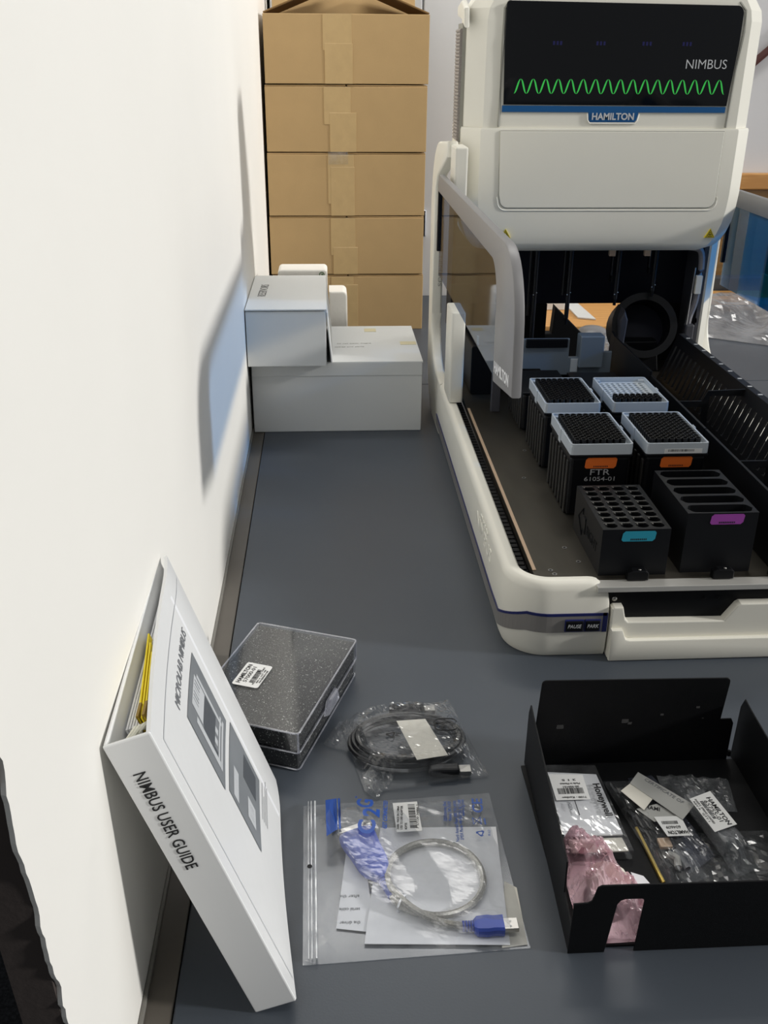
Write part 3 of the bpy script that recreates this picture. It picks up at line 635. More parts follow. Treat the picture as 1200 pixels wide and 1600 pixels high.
for q in ((0.1312, 0.7155, 0.138, 0.7245), (0.1312, 0.7245, 0.138, 0.7155)): b.tube([(q[0], q[1], 0.0086), (q[2], q[3], 0.0086)], 0.0003, 4)
b.obj('bin_mark', 'ink_blue', bg2)
MB().box((0.1415, 0.7145, 0.0085), (0.1430, 0.7230, 0.0087)).obj('bin_bar', 'ink_blue', bg2)
print_mark(bg2, 0.1355, 0.7025, 0.0092, 0.1, 0.0066, 'ink_blue')
text('lettering', 'PE-LD', 0.0022, frame((0.1450, 0.7025, 0.0092), XD, YD), 'ink_blue', bg2)
# barcode sticker
lab = MB().prism([(0.0544, 0.7466), (0.0787, 0.7478), (0.0802, 0.7076), (0.0557, 0.7069)], lambda x, y: (x, y, 0.0098), lambda x, y: (x, y, 0.0102)).obj('barcode_sticker', 'label', bg2)
b = MB()
for i in range(22):
    y = 0.7115 + i * 0.0015; b.box((0.0690, y, 0.0102), (0.0758, y + 0.0003 + 0.0008 * random.random(), 0.0104))
b.obj('barcode', 'ink', lab)
for k, s in enumerate(('26886  MADE IN CHINA', 'USB TO DB9 ADAPTER', 'ADPTR')):
    text('lettering', s, 0.0024, frame((0.0595 + k * 0.0034, 0.7260 if k < 2 else 0.714, 0.0103), XD, YD), 'ink', lab, width=0.032 if k < 2 else 0.009)
text('lettering', '7 57120 26886 5', 0.0022, frame((0.0785, 0.7270, 0.0103), XD, YD), 'ink', lab, width=0.033)

# ================================================================ BLACK METAL TRAY
tray = thing('metal_tray', 'open black sheet-metal tray with notched walls, holding small bagged parts', 'tray', (0.305, 0.69, 0))
k = 0.0016
MB().box((0.194, 0.575, 0.0005), (0.424, 0.806, 0.0021)).obj('base', 'tray', tray)
fw = [(0.190, 0), (0.221, 0), (0.2265, 0.054), (0.229, 0.058), (0.2325, 0.0595), (0.246, 0.0595), (0.248, 0.0585), (0.2485, 0.056), (0.246, 0), (0.424, 0), (0.424, 0.0735), (0.212, 0.0755), (0.2085, 0.0735), (0.2065, 0.064), (0.205, 0.059), (0.202, 0.057), (0.1905, 0.0565)]
MB().prism(fw, lambda x, z: (x, 0.5700, z), lambda x, z: (x, 0.5700 + k, z), 0.0004, 1).obj('front_wall', 'tray', tray)
lw_ = [(0.572, 0), (0.572, 0.030), (0.604, 0.034), (0.606, 0.0665), (0.790, 0.0775), (0.806, 0.0795), (0.812, 0.066), (0.814, 0)]
MB().prism(lw_, lambda y, z: (0.1905 + 0.035 * (y - 0.572), y, z), lambda y, z: (0.1905 + k + 0.035 * (y - 0.572), y, z), 0.0004, 1).obj('side_wall', 'tray', tray)
MB().prism(lw_, lambda y, z: (0.4225, y, z), lambda y, z: (0.4225 + k, y, z), 0.0004, 1).obj('side_wall', 'tray', tray)
bw = [(0.2005, 0), (0.416, 0), (0.416, 0.048), (0.413, 0.054), (0.4015, 0.054), (0.4045, 0.098)] + arc(0.400, 0.101, 0.0045, 0, 90, 4) + arc(0.2135, 0.1035, 0.0045, 90, 180, 4) + [(0.2065, 0.054), (0.2005, 0.05)]
back = MB().prism(bw, lambda x, z: (x, 0.8075, z), lambda x, z: (x, 0.8075 + k, z), 0.0004, 1).obj('back_wall', 'tray', tray)
for x, z, w in ((0.338, 0.062, 0.005), (0.375, 0.070, 0.005), (0.300, 0.055, 0.010), (0.305, 0.052, 0.006), (0.382, 0.056, 0.003), (0.232, 0.050, 0.010)):
    b = heightgrid(lambda u, v, xx, yy: (x + (u - 0.5) * w * (0.7 + 0.3 * noise.noise(Vector((v * 4, x * 90, 0)))), 0.8073, z + (v - 0.5) * w * 0.5), 4, 3, [(0, 1), (1, 1), (1, 0), (0, 0)], closed=False); b.obj('scuff_mark', 'scuff', back)
MB().cyl((0.4135, 0.800, 0.012), (0.4135, 0.800, 0.018), 0.002, seg=8).obj('rivet', 'tray', tray)

# ---- contents of the tray
def packet(name, label, corners, z0, h, seed, m, cat='bag', amp=0.004, s=55, n=26, group=None):
    f = lambda u, v, x, y: z0 + h * min(1, min(u, 1 - u, v, 1 - v) * 8) + amp * crumple(x, y, s, seed) * min(1, min(u, 1 - u, v, 1 - v) * 14 + 0.2)
    o = heightgrid(f, n, n, corners, z0).obj(name, m); tag(o, label, cat, group); return o
def slip(name, pts, z, m, parent, tilt=(0, 0), th=0.0004):
    c = Vector((sum(p[0] for p in pts) / len(pts), sum(p[1] for p in pts) / len(pts)))
    f = lambda x, y: z + tilt[0] * (x - c.x) + tilt[1] * (y - c.y)
    return MB().prism(pts, lambda x, y: (x, y, f(x, y)), lambda x, y: (x, y, f(x, y) + th)).obj(name, m, parent)
hw = thing('parts_packet', 'white Honeywell parts packet with barcode label, at the left inside the tray', 'packet', (0.243, 0.735, 0.0022))
slip('card', [(0.214, 0.783), (0.266, 0.777), (0.270, 0.692), (0.214, 0.692)], 0.0105, 'paper', hw, th=0.0015)
slip('lower_card', [(0.217, 0.691), (0.269, 0.691), (0.271, 0.674), (0.217, 0.674)], 0.0075, 'paper_cream', hw, th=0.0012)
f = lambda u, v, x, y: 0.0122 + 0.0010 * crumple(x, y, 40, 3.3)
heightgrid(f, 22, 26, [(0.212, 0.793), (0.268, 0.790), (0.274, 0.670), (0.212, 0.670)], 0.0024).obj('sleeve', 'film', hw)
text('lettering', 'Honeywell', 0.0070, frame((0.2585, 0.737, 0.0146), (0.04, -1, 0), (1, 0.04, 0)), 'ink', hw, width=0.046, bold=0.025)
lb = slip('barcode_label', [(0.216, 0.777), (0.251, 0.774), (0.250, 0.738), (0.216, 0.738)], 0.0143, 'label', hw, th=0.0002)
b = MB()
for i in range(22):
    x = 0.2205 + i * 0.0012; b.box((x, 0.7465, 0.0146), (x + 0.0003 + 0.0006 * random.random(), 0.755, 0.0147))
b.obj('barcode', 'ink', lb)
for s, y, w, bo in (('2 1 5', 0.768, 0.014, 0.01), ('Made in Mexico', 0.7625, 0.020, 0), ('00-900151', 0.758, 0.016, 0), ('7100 - Kanban', 0.7425, 0.024, 0)):
    text('lettering', s, 0.0026, frame((0.235, y, 0.0146), (-1, 0, 0), (0, -1, 0)), 'ink', lb, width=w, bold=bo)
MB().box((0.2335, 0.716, 0.0146), (0.2343, 0.737, 0.0148)).obj('printed_line', 'ink', hw)
text('lettering', 'ADJV', 0.0030, frame((0.2265, 0.729, 0.0146), (0.02, -1, 0), (1, 0, 0)), 'ink_grey', hw, width=0.012)

# pink antistatic bag: crumpled lump reaching the notch of the front wall
def pinkf(u, v, x, y):
    c = crumple(x, y, 42, 11); e = min(u, 1 - u, v, 1 - v)
    base = 0.030 * math.sin(math.pi * min(1, max(0, u * 0.8 + 0.25))) * math.sin(math.pi * min(1, 0.18 + v * 0.75))
    return 0.004 + base * min(1, e * 6 + 0.15) + (0.017 * c + 0.006 * crumple(x, y, 130, 3)) * min(1, e * 7 + 0.2)
pk = heightgrid(pinkf, 44, 52, [(0.206, 0.686), (0.246, 0.684), (0.288, 0.578), (0.204, 0.576)], 0.0026).obj('antistatic_bag', 'pink')
tag(pk, 'crumpled pink antistatic bag in the front left corner of the tray', 'bag')
b = MB(); b.sphere((0.240, 0.632, 0.014), 0.016, (1.3, 1.5, 0.6), 12); tag(b.obj('wrapped_part', 'paper_cream'), 'pale lump wrapped inside the crumpled pink bag', 'part')
wp = slip('folded_paper', [(0.262, 0.640), (0.272, 0.635), (0.290, 0.585), (0.266, 0.590)], 0.0165, 'paper', None); tag(wp, 'white paper corner sticking out beside the crumpled pink bag', 'paper')

st = thing('flat_cable', 'thin strip with a gold edge lying between the packets in the tray', 'cable', (0.290, 0.68, 0.0025))
MB().prism([(0.2855, 0.722), (0.2885, 0.722), (0.2945, 0.638), (0.2915, 0.637)], lambda x, y: (x, y, 0.0026), lambda x, y: (x, y, 0.0060), 0.0004, 1).obj('gold_strip', 'gold', st)
MB().prism([(0.2845, 0.728), (0.2885, 0.729), (0.2900, 0.708), (0.2865, 0.707)], lambda x, y: (x, y, 0.0022), lambda x, y: (x, y, 0.0068), 0.0005, 1).obj('end_connector', 'black', st)

b7 = packet('plastic_bag', 'empty thin clear bag lying at the back right of the tray', [(0.332, 0.783), (0.404, 0.772), (0.396, 0.726), (0.330, 0.735)], 0.0024, 0.003, 21, 'film_hazy', amp=0.005)
b8 = packet('plastic_bag', 'large clear bag spread over the front right floor of the tray', [(0.318, 0.700), (0.414, 0.700), (0.414, 0.584), (0.296, 0.588)], 0.0024, 0.002, 25, 'film', amp=0.006, s=38)
g1 = packet('plastic_bag', 'long clear zip bag with labels and small fittings, in the middle of the tray', [(0.272, 0.772), (0.306, 0.772), (0.334, 0.640), (0.296, 0.625)], 0.0065, 0.008, 17, 'film', amp=0.004)
l2 = slip('label', [(0.303, 0.705), (0.329, 0.705), (0.330, 0.679), (0.308, 0.679)], 0.0195, 'label', g1)
text('lettering', 'HAMILTON', 0.0042, frame((0.3195, 0.6855, 0.0201), (-1, 0, 0), (0, -1, 0)), 'ink', l2, width=0.019, bold=0.02)
text('lettering', '604609', 0.0036, frame((0.3170, 0.6920, 0.0201), (-1, 0, 0), (0, -1, 0)), 'ink', l2, width=0.014)
b = MB()
for i in range(12): b.box((0.308 + i * 0.0013, 0.6945, 0.0200), (0.3085 + i * 0.0013 + 0.0004 * random.random(), 0.6985, 0.0202))
b.obj('barcode', 'ink', l2)
l3 = slip('label', [(0.290, 0.718), (0.312, 0.724), (0.330, 0.704), (0.302, 0.700)], 0.0180, 'ink_faint', g1)
text('lettering', 'HAMI', 0.0050, frame((0.305, 0.716, 0.0185), (1, -0.35, 0), (0.35, 1, 0)), 'ink', l3, width=0.014, bold=0.02)
b = MB(); b.tube([(0.305, 0.665, 0.012), (0.311, 0.658, 0.013), (0.309, 0.648, 0.012)], 0.0035, 8); b.obj('fitting', 'ink_faint', g1, True)
b = MB(); b.tube([(0.313, 0.668, 0.012), (0.315, 0.655, 0.013), (0.317, 0.646, 0.012)], 0.0030, 8); b.obj('fitting', 'ink_grey', g1, True)
MB().box((0.300, 0.672, 0.010), (0.312, 0.684, 0.014), 0.001).obj('copper_part', 'copper', g1)
g2 = packet('static_bag', 'bluish see-through static bag holding a folded grey slip, at the tray centre', [(0.300, 0.778), (0.326, 0.782), (0.352, 0.668), (0.318, 0.646)], 0.0040, 0.0035, 19, 'film_grey', amp=0.003)
lf = slip('folded_slip', [(0.306, 0.768), (0.293, 0.752), (0.329, 0.699), (0.347, 0.718)], 0.0205, 'ink_faint', g2)
text('lettering', 'CERTIFICATE OF', 0.004, frame((0.322, 0.738, 0.0211), (0.60, -0.80, 0), (0.80, 0.60, 0)), 'ink_grey', lf, width=0.045)
slip('paper_slip', [(0.281, 0.742), (0.293, 0.752), (0.310, 0.730), (0.296, 0.714)], 0.0200, 'paper_cream', g2)
g3 = packet('plastic_bag', 'rolled clear bag wrapped in a white part number label, right side of the tray', [(0.336, 0.772), (0.358, 0.772), (0.384, 0.648), (0.360, 0.636)], 0.0085, 0.012, 31, 'film', amp=0.006)
lb = slip('label', [(0.3415, 0.719), (0.3655, 0.729), (0.3745, 0.683), (0.350, 0.674)], 0.0275, 'label', g3)
MB().prism([(0.340, 0.729), (0.362, 0.738), (0.377, 0.668), (0.355, 0.660)], lambda x, y: (x, y, 0.010), lambda x, y: (x, y, 0.0262), 0.003).obj('wrapped_part', 'film_hazy', g3)
dX, dY = (0.20, -0.98, 0), (0.98, 0.20, 0)
for s, off, h, w, bo in (('HAMILTON', 0.0058, 0.0044, 0.038, 0.02), ('65755-01', 0.0005, 0.0042, 0.029, 0), ('INSERT, SPRING LOADED', -0.0068, 0.0020, 0.034, 0), ('REV A   QTY 1', -0.0098, 0.0018, 0.028, 0)):
    text('lettering', s, h, frame((0.3580 + off - 0.002, 0.7010, 0.0280), dX, dY), 'ink', lb, width=w, bold=bo)
b = MB()
for i in range(14):
    p = Vector((0.3545, 0.7150, 0)) + Vector(dX) * (0.0018 * i)
    b.box((-0.0005, -0.0045, 0), (0.0002 + 0.0005 * random.random(), -0.0012, 0.0002), 0, 2, frame((p.x, p.y, 0.0280), dX, dY))
b.obj('barcode', 'ink', lb)

# ================================================================ LIQUID-HANDLING MACHINE
XC = 0.5025
mach = thing('liquid_handler', 'cream benchtop pipetting machine with black NIMBUS screen and open deck', 'machine', (XC, 1.5, 0))
def mir(x): return 2 * XC - x
XL, XI = 0.211, 0.231
# side columns: a C profile that rises from the base rail
prof = [(1.80, 0.0), (1.93, 0.0)] + arc(1.93, 0.11, 0.11, -90, 0, 8) + [(2.04, 0.42)] + arc(1.925, 0.42, 0.115, 0, 80, 8) + [(1.80, 0.545), (1.80, 0.518)] + list(reversed(arc(1.925, 0.42, 0.055, 0, 75, 7))) + [(1.975, 0.20)] + list(reversed(arc(1.88, 0.20, 0.095, -90, 0, 8))) + [(1.80, 0.105)]
MB().prism(prof, lambda y, z: (XL, y, z), lambda y, z: (XI, y, z), 0.005, 3).obj('side_column', 'cream', mach, True)
prof_r = prof[:2] + arc(1.93, 0.11, 0.11, -90, 0, 8) + [(2.04, 0.40), (2.00, 0.45), (1.975, 0.45), (1.975, 0.20)] + list(reversed(arc(1.88, 0.20, 0.095, -90, 0, 8))) + [(1.80, 0.105)]
MB().prism(prof_r, lambda y, z: (mir(XL), y, z), lambda y, z: (mir(XI), y, z), 0.004, 3).obj('side_column', 'cream', mach, True)
# base rails with rounded front corner
def rail_path():
    P = [(XL, 1.82), (XL, 1.6), (XL, 1.4), (XL, 1.22), (XL, 1.12)] + arc(0.266, 1.065, 0.055, 180, 270, 14) + [(0.290, 1.010), (0.310, 1.010), (0.316, 1.010), (0.321, 1.010), (0.3255, 1.010), (0.329, 1.010), (0.3315, 1.010), (0.3335, 1.010), (0.335, 1.010), (0.336, 1.010)]
    return P
RP = rail_path()
def rail_normals(P):
    out = []
    for i in range(len(P)):
        a = Vector(P[max(i - 1, 0)]); c = Vector(P[min(i + 1, len(P) - 1)]); t = (c - a).normalized(); out.append(Vector((-t.y, t.x)))
    return out
RN = rail_normals(RP)
def rail(flip):
    b = MB(); loops = []
    for i, (p, nrm) in enumerate(zip(RP, RN)):
        p = Vector(p); H = 0.1055
        fr = max(0.0, (p.x - 0.310) / 0.026) if i > 19 else 0
        H -= 0.026 * (1 - math.sqrt(max(0, 1 - min(1, fr) ** 2)))
        sec = [(0.004, 0.0005), (0.0, 0.010), (-0.0015, 0.05), (0.0, H - 0.012), (0.002, H - 0.005), (0.006, H - 0.001), (0.010, H), (0.018, H - 0.001), (0.0205, H - 0.004), (0.0205, 0.0005)]
        L = []
        for off, z in sec:
            q = p + nrm * off; L.append(Vector((mir(q.x) if flip else q.x, q.y, z)))
        loops.append(L)
    return b.loft(loops)
for fl in (False, True): rail(fl).obj('base_rail', 'cream', mach, True)
def band(i0, i1, zf0, zf1, off, m, name, flip=False):
    b = MB(); n = i1 - i0; A, B, Cc, D = [], [], [], []
    for j, i in enumerate(range(i0, i1 + 1)):
        p = Vector(RP[i]) - RN[i] * off; q = Vector(RP[i]) + RN[i] * 0.004; t = j / n
        fx = (lambda v: mir(v.x)) if flip else (lambda v: v.x)
        for lst, v, z in ((A, p, zf0(i)), (B, p, zf1(i)), (Cc, q, zf1(i)), (D, q, zf0(i))): lst.append(b.bm.verts.new((fx(v), v.y, z)))
    for j in range(n):
        for U, V in ((A, B), (B, Cc), (Cc, D), (D, A)): b.bm.faces.new((U[j], U[j + 1], V[j + 1], V[j]))
    return b.obj(name, m, mach)
def rise(i): return min(1, max(0, (i - 4) / 10))
z_lo = lambda i: 0.016 + 0.021 * rise(i)
z_hi = lambda i: 0.034 + 0.026 * rise(i)
for fl in (False, True):
    band(0, 27, z_lo, z_hi, 0.0022, 'grey_stripe', 'grey_stripe', fl)
    band(0, 27, z_hi, lambda i: z_hi(i) + 0.0035, 0.0024, 'navy', 'navy_stripe', fl)
band(25, 28, z_lo, lambda i: z_hi(i) + 0.0035, 0.0024, 'navy', 'navy_end')
for x0, x1, s in ((0.283, 0.3045, 'PAUSE'), (0.3075, 0.3255, 'PARK')):
    bt = MB().box((x0, 1.0040, 0.0405), (x1, 1.0085, 0.0545), 0.0012).obj('button', 'black', mach)
    MB().box((x0 - 0.001, 1.0055, 0.0390), (x1 + 0.001, 1.0080, 0.0560), 0.0008).obj('button_rim', 'navy', bt)
    text('lettering', s, 0.0050, frame(((x0 + x1) / 2, 1.0038, 0.0455), (1, 0, 0), (0, 0, 1)), 'silver_letter', bt, width=(x1 - x0) * 0.78, shear=0.2)
text('raised_lettering', 'NIMBUS', 0.020, frame((XL - 0.0004, 1.205, 0.062), (0, -1, 0), (0, 0, 1)), 'cream_line', mach, width=0.13, depth=0.0010)
text('raised_lettering', 'microlab', 0.008, frame((XL - 0.0004, 1.205, 0.088), (0, -1, 0), (0, 0, 1)), 'cream_line', mach, width=0.06, depth=0.0010)
# column lettering (vertical line of small raised letters)
text('raised_lettering', 'MICROLAB NIMBUS', 0.007, frame((0.222, 1.9745, 0.33), (0, 0, -1), (1, 0, 0)), 'groove', mach, width=0.15)

# drawer front
mir0 = mir
def mir(x): return 1.14 - x
dp = [(0.3385, 0.001), (mir(0.3385), 0.001), (mir(0.3385), 0.071), (mir(0.341), 0.073), (mir(0.352), 0.073), (mir(0.356), 0.056), (mir(0.360), 0.052), (mir(0.480), 0.051), (mir(0.494), 0.072), (mir(0.498), 0.0745),
      (0.498, 0.0745), (0.494, 0.072), (0.480, 0.051), (0.360, 0.052), (0.356, 0.056), (0.352, 0.073), (0.341, 0.073), (0.3385, 0.071)]
MB().prism(dp, lambda x, z: (x, 1.004, z), lambda x, z: (x, 1.020, z), 0.0015).obj('drawer_front', 'cream', mach)
lp = [(0.3385, 0.001), (mir(0.3385), 0.001), (mir(0.3385), 0.045), (mir(0.352), 0.045), (mir(0.357), 0.032), (mir(0.362), 0.030), (0.362, 0.030), (0.357, 0.032), (0.352, 0.045), (0.3385, 0.045)]
MB().prism(lp, lambda x, z: (x, 0.996, z), lambda x, z: (x, 1.0045, z), 0.002).obj('drawer_lip', 'cream', mach, True)
mir = mir0
fpn = MB().box((0.330, 1.016, 0.02), (mir(0.330), 1.030, 0.0935)).obj('front_panel', 'black', mach)
for x, z, r, m in ((0.343, 0.079, 0.0032, 'steel'), (0.4555, 0.078, 0.0022, 'black_matte'), (0.4725, 0.078, 0.0022, 'black_matte'), (0.60, 0.078, 0.0022, 'black_matte')):
    MB().sphere((x, 1.0155, z), r, (1, 0.5, 1), 10).obj('panel_screw', m, fpn, True)
MB().box((0.318, 1.005, 0.094), (mir(0.318), 1.024, 0.1012), 0.0006).obj('deck_edge', 'bright_edge', mach)
deck = MB().box((0.2465, 1.0245, 0.092), (0.762, 1.98, 0.102)).obj('deck_plate', 'deck', mach)
for x, y in ((0.300, 1.109), (0.309, 1.070), (0.269, 1.049), (0.272, 1.039), (0.312, 1.452), (0.29, 1.34)):
    b = MB(); b.ring((x, y, 0.1021), (0, 0, 1), 0.0032, 0.0018, 0.0006, 12); b.obj('deck_screw', 'steel', deck)
    MB().cyl((x, y, 0.1015), (x, y, 0.1023), 0.0017, seg=8).obj('screw_socket', 'black', deck)
MB().box((0.2315, 1.052, 0.06), (0.2462, 1.80, 0.088)).obj('channel', 'black_matte', mach)
b = MB()
for i in range(58): b.box((0.2330, 1.062 + i * 0.0125, 0.088), (0.2450, 1.071 + i * 0.0125, 0.0905))
o = b.obj('chain_links', 'black', mach); o['kind'] = 'stuff'
MB().box((0.2466, 1.050, 0.1021), (0.2512, 1.66, 0.1032), 0.0003).obj('copper_strip', 'copper', mach)

# side shields
def shield(xa, xb, glass, lettered, tf):
    out = [(1.945, 0.474), (1.20, 0.476)] + arc(1.195, 0.380, 0.096, 90, 176, 9) + [(1.092, 0.312), (1.224, 0.291)]
    inn = [(1.232, 0.372)] + list(reversed(arc(1.285, 0.385, 0.056, 92, 178, 8))) + [(1.945, 0.443)]
    fr = MB().prism([tf(*p) for p in out + inn], lambda y, z: (xa, y, z), lambda y, z: (xb, y, z), 0.0025).obj('shield_frame', 'shield_grey', mach, True)
    xm = (xa + xb) / 2
    gl = [(1.945, 0.4425), (1.285, 0.4405)] + arc(1.285, 0.385, 0.0555, 92, 178, 8) + [(1.232, 0.372), (1.2245, 0.2915), (1.945, 0.286)]
    MB().prism([tf(*p) for p in gl], lambda y, z: (xm - 0.0012, y, z), lambda y, z: (xm + 0.0012, y, z)).obj('shield_pane', glass, mach)
    yb, zb = tf(1.945, 0.33); zt = tf(1.945, 0.462)[1]
    MB().box((xa + 0.001, yb + 0.0005, zb), (xb - 0.001, yb + 0.010, zt), 0.001).obj('hinge_bar', 'black', mach)
    if lettered:
        yt, zt = tf(1.163, 0.314)
        text('lettering', 'HAMILTON', 0.0125, frame((xa - 0.0002, yt, zt), (0, -1, 0.12), (0, 0.12, 1)), 'paper', fr, width=0.098, bold=0.03)
    return fr
shield(0.1985, 0.2105, 'smoke', True, lambda y, z: (y * 0.93, 0.68 - (0.68 - z) * 0.93))
shield(0.795, 0.807, 'blue_glass', False, lambda y, z: (1.0155 + (y - 1.092) * 1.107, z - 0.027))

# inner cream support posts
MB().prism(rrect(0.2150, 1.680, 0.2400, 1.76, 0.004), lambda x, y: (x, y, 0.106), lambda x, y: (x, y, 0.272), 0.003).obj('support_post', 'cream', mach, True)
MB().prism([(0.741, 1.892), (0.745, 1.891), (0.764, 1.912), (0.764, 1.953), (0.741, 1.953)], lambda x, y: (x, y, 0.1022), lambda x, y: (x, y, 0.54), 0.003).obj('support_post', 'cream', mach, True)
MB().box((0.2310, 1.83, 0.20), (0.2380, 1.90, 0.46)).obj('slot_plate', 'black_matte', mach)

# interior
MB().box((0.247, 1.958, 0.2225), (0.740, 1.972, 0.42)).obj('rear_panel', 'navy_panel', mach)
MB().box((0.247, 1.955, 0.1022), (0.445, 1.970, 0.222)).obj('rear_plate', 'black_matte', mach)
MB().box((0.640, 1.955, 0.1022), (0.740, 1.970, 0.222)).obj('rear_plate', 'black_matte', mach)
sp = MB().prism([(1.862, 0.1025), (1.954, 0.1025), (1.954, 0.37), (1.866, 0.37), (1.866, 0.29), (1.862, 0.27)], lambda y, z: (0.722, y, z), lambda y, z: (0.728, y, z)).obj('side_plate', 'side_plate', mach)
for y, z in ((1.90, 0.275), (1.86, 0.21)): MB().cyl((0.7215, y, z), (0.7225, y, z), 0.005, seg=10).obj('plate_hole', 'black_matte', sp)
b = MB(); b.tube(smooth([Vector(p) for p in ((0.690, 1.86, 0.352), (0.712, 1.86, 0.345), (0.718, 1.86, 0.31), (0.716, 1.86, 0.25), (0.708, 1.86, 0.215), (0.706, 1.86, 0.175))]), 0.006, 8); hs = b.obj('cable_harness', 'grey_hose', mach, True)
MB().box((0.7065, 1.846, 0.265), (0.7185, 1.855, 0.300), 0.001).obj('harness_tag', 'paper_cream', hs)
MB().box((0.6985, 1.846, 0.170), (0.7165, 1.862, 0.205), 0.003).obj('harness_clamp', 'side_plate', hs)
MB().cyl((0.700, 1.85, 0.20), (0.703, 1.85, 0.315), 0.0015, seg=8).obj('thin_rod', 'steel', mach)
# black box and slat at the left rear of the deck
MB().prism(rrect(0.262, 0.1022, 0.318, 0.196, 0.006), lambda x, z: (x, 1.74, z), lambda x, z: (x, 1.86, z), 0.002).obj('drive_box', 'black', mach)
MB().box((0.272, 1.742, 0.1965), (0.275, 1.752, 0.212)).obj('white_pin', 'paper_cream', mach)
MB().box((0.286, 1.640, 0.1022), (0.302, 1.650, 0.175), 0.001).obj('grey_slat', 'side_plate', mach)
# blue-grey rear crossplate with notch and block
cp = [(0.330, 0.150), (0.340, 0.150), (0.345, 0.146), (0.395, 0.146), (0.400, 0.140), (0.410, 0.134), (0.530, 0.134), (0.530, 0.178), (0.512, 0.178), (0.512, 0.2085), (0.468, 0.2085), (0.468, 0.168), (0.448, 0.168), (0.448, 0.203), (0.330, 0.203)]
MB().prism(cp, lambda x, z: (x, 1.756, z), lambda x, z: (x, 1.764, z), 0.001).obj('cross_plate', 'blue_grey', mach)
MB().box((0.466, 1.745, 0.150), (0.511, 1.775, 0.2105), 0.002).obj('sensor_block', 'blue_grey', mach)
MB().box((0.365, 1.749, 0.188), (0.443, 1.7555, 0.204), 0.001).obj('black_bar', 'black', mach)
MB().box((0.452, 1.752, 0.140), (0.466, 1.7555, 0.166), 0.001).obj('gauge_window', 'rack', mach)
MB().box((0.327, 1.770, 0.1022), (0.53, 1.80, 0.133)).obj('rear_block', 'black_matte', mach)
for x in (0.338, 0.362, 0.385, 0.425, 0.445, 0.488, 0.51): MB().box((x, 1.735, 0.1022), (x + 0.014, 1.755, 0.124), 0.002).obj('latch', 'black', mach)
MB().box((0.462, 1.733, 0.106), (0.472, 1.735, 0.118)).obj('white_tab', 'paper', mach)
# pipetting channels
for x, zb in ((0.397, 0.175), (0.463, 0.215), (0.556, 0.252), (0.628, 0.268)):
    p = MB().box((x - 0.008, 1.872, max(0.26, zb + 0.03)), (x + 0.005, 1.890, 0.40), 0.001).obj('pipetting_channel', 'black', mach)
    MB().cyl((x + 0.001, 1.866, zb), (x + 0.001, 1.866, 0.40), 0.0042, 0.005, seg=10).obj('channel_rod', 'black_soft', p, True)
    MB().cyl((x - 0.010, 1.868, zb + 0.045), (x - 0.010, 1.868, 0.40), 0.0022, seg=8).obj('guide_rod', 'black_soft', p, True)
    MB().cyl((x + 0.001, 1.866, zb - 0.012), (x + 0.001, 1.866, zb), 0.003, seg=10).obj('nozzle', 'black_matte', p, True)
    for q in ((-0.002, 0.0), (0.004, 0.004)): MB().sphere((x + q[0], 1.8615, max(zb + 0.008, 0.262) + q[1]), 0.0013, seg=6).obj('nozzle_screw', 'steel', p)
for x in (0.536, 0.604): MB().box((x, 1.86, 0.335), (x + 0.012, 1.87, 0.358), 0.001).obj('copper_block', 'copper', mach)
# round waste chute
axv = Vector((-0.10, -1, 0.42)).normalized(); cc = Vector((0.622, 1.885, 0.190))
wr = MB().ring(cc - axv * 0.03, axv, 0.064, 0.050, 0.062, 32).obj('chute_ring', 'black', mach, True)
MB().cyl(cc - axv * 0.035, cc - axv * 0.029, 0.055, seg=24).obj('chute_back', 'navy_panel', wr, True)
MB().prism([(0.580, 0.1022), (0.665, 0.1022), (0.655, 0.165), (0.590, 0.165)], lambda x, z: (x, 1.875, z), lambda x, z: (x, 1.92, z), 0.003).obj('chute_stand', 'black', mach)
MB().prism([(0.566, 0.15), (0.578, 0.15), (0.582, 0.215), (0.574, 0.235), (0.566, 0.215)], lambda x, z: (x, 1.845, z), lambda x, z: (x, 1.90, z), 0.003).obj('chute_cheek', 'side_plate', mach)

# partition wall of black panels and slotted gutter to its right
for ya, yb in ((1.032, 1.3065), (1.3085, 1.5695), (1.5715, 1.80)):
    MB().box((0.5440, ya, 0.1022), (0.5480, yb, 0.190 if yb < 1.7 else 0.196), 0.0008).obj('partition_panel', 'black_soft', mach)
b = MB(); b.prism([(1.80, 0.1022), (1.84, 0.1022), (1.82, 0.20), (1.80, 0.196)], lambda y, z: (0.544, y, z), lambda y, z: (0.548, y, z)); b.obj('partition_end', 'black_soft', mach)
gut = MB().box((0.5485, 1.032, 0.1022), (0.634, 1.80, 0.106)).obj('gutter_floor', 'black_matte', mach)
sl = None
for i in range(36):
    y = 1.04 + i * 0.021
    if sl is None: sl = MB().box((0.556, -0.0065, 0.1062), (0.628, 0.0065, 0.112), 0.0015, 1).obj('floor_slat', 'black', gut); sl.data.transform(Matrix.Translation(root_off(mach)))
    o = sl if i == 0 else sl.copy()
    if i: COL.objects.link(o)
    o.parent = gut; o.location = Vector((0, y, 0)) - root_off(mach)
def gx(z): return 0.634 + (z - 0.104) * 0.36
gw = MB(); gw.prism([(gx(0.104), 0.104), (gx(0.104) + 0.004, 0.104), (gx(0.118) + 0.004, 0.118), (gx(0.118), 0.118)], lambda x, z: (x, 1.032, z), lambda x, z: (x, 1.80, z))
low = gw.obj('slotted_wall', 'black_soft', mach)
MB().prism([(gx(0.180), 0.180), (gx(0.200), 0.200), (gx(0.200) + 0.012, 0.200), (gx(0.200) + 0.012, 0.196), (gx(0.180) + 0.004, 0.180)], lambda x, z: (x, 1.032, z), lambda x, z: (x, 1.80, z)).obj('wall_top', 'black_soft', low)
bar = None
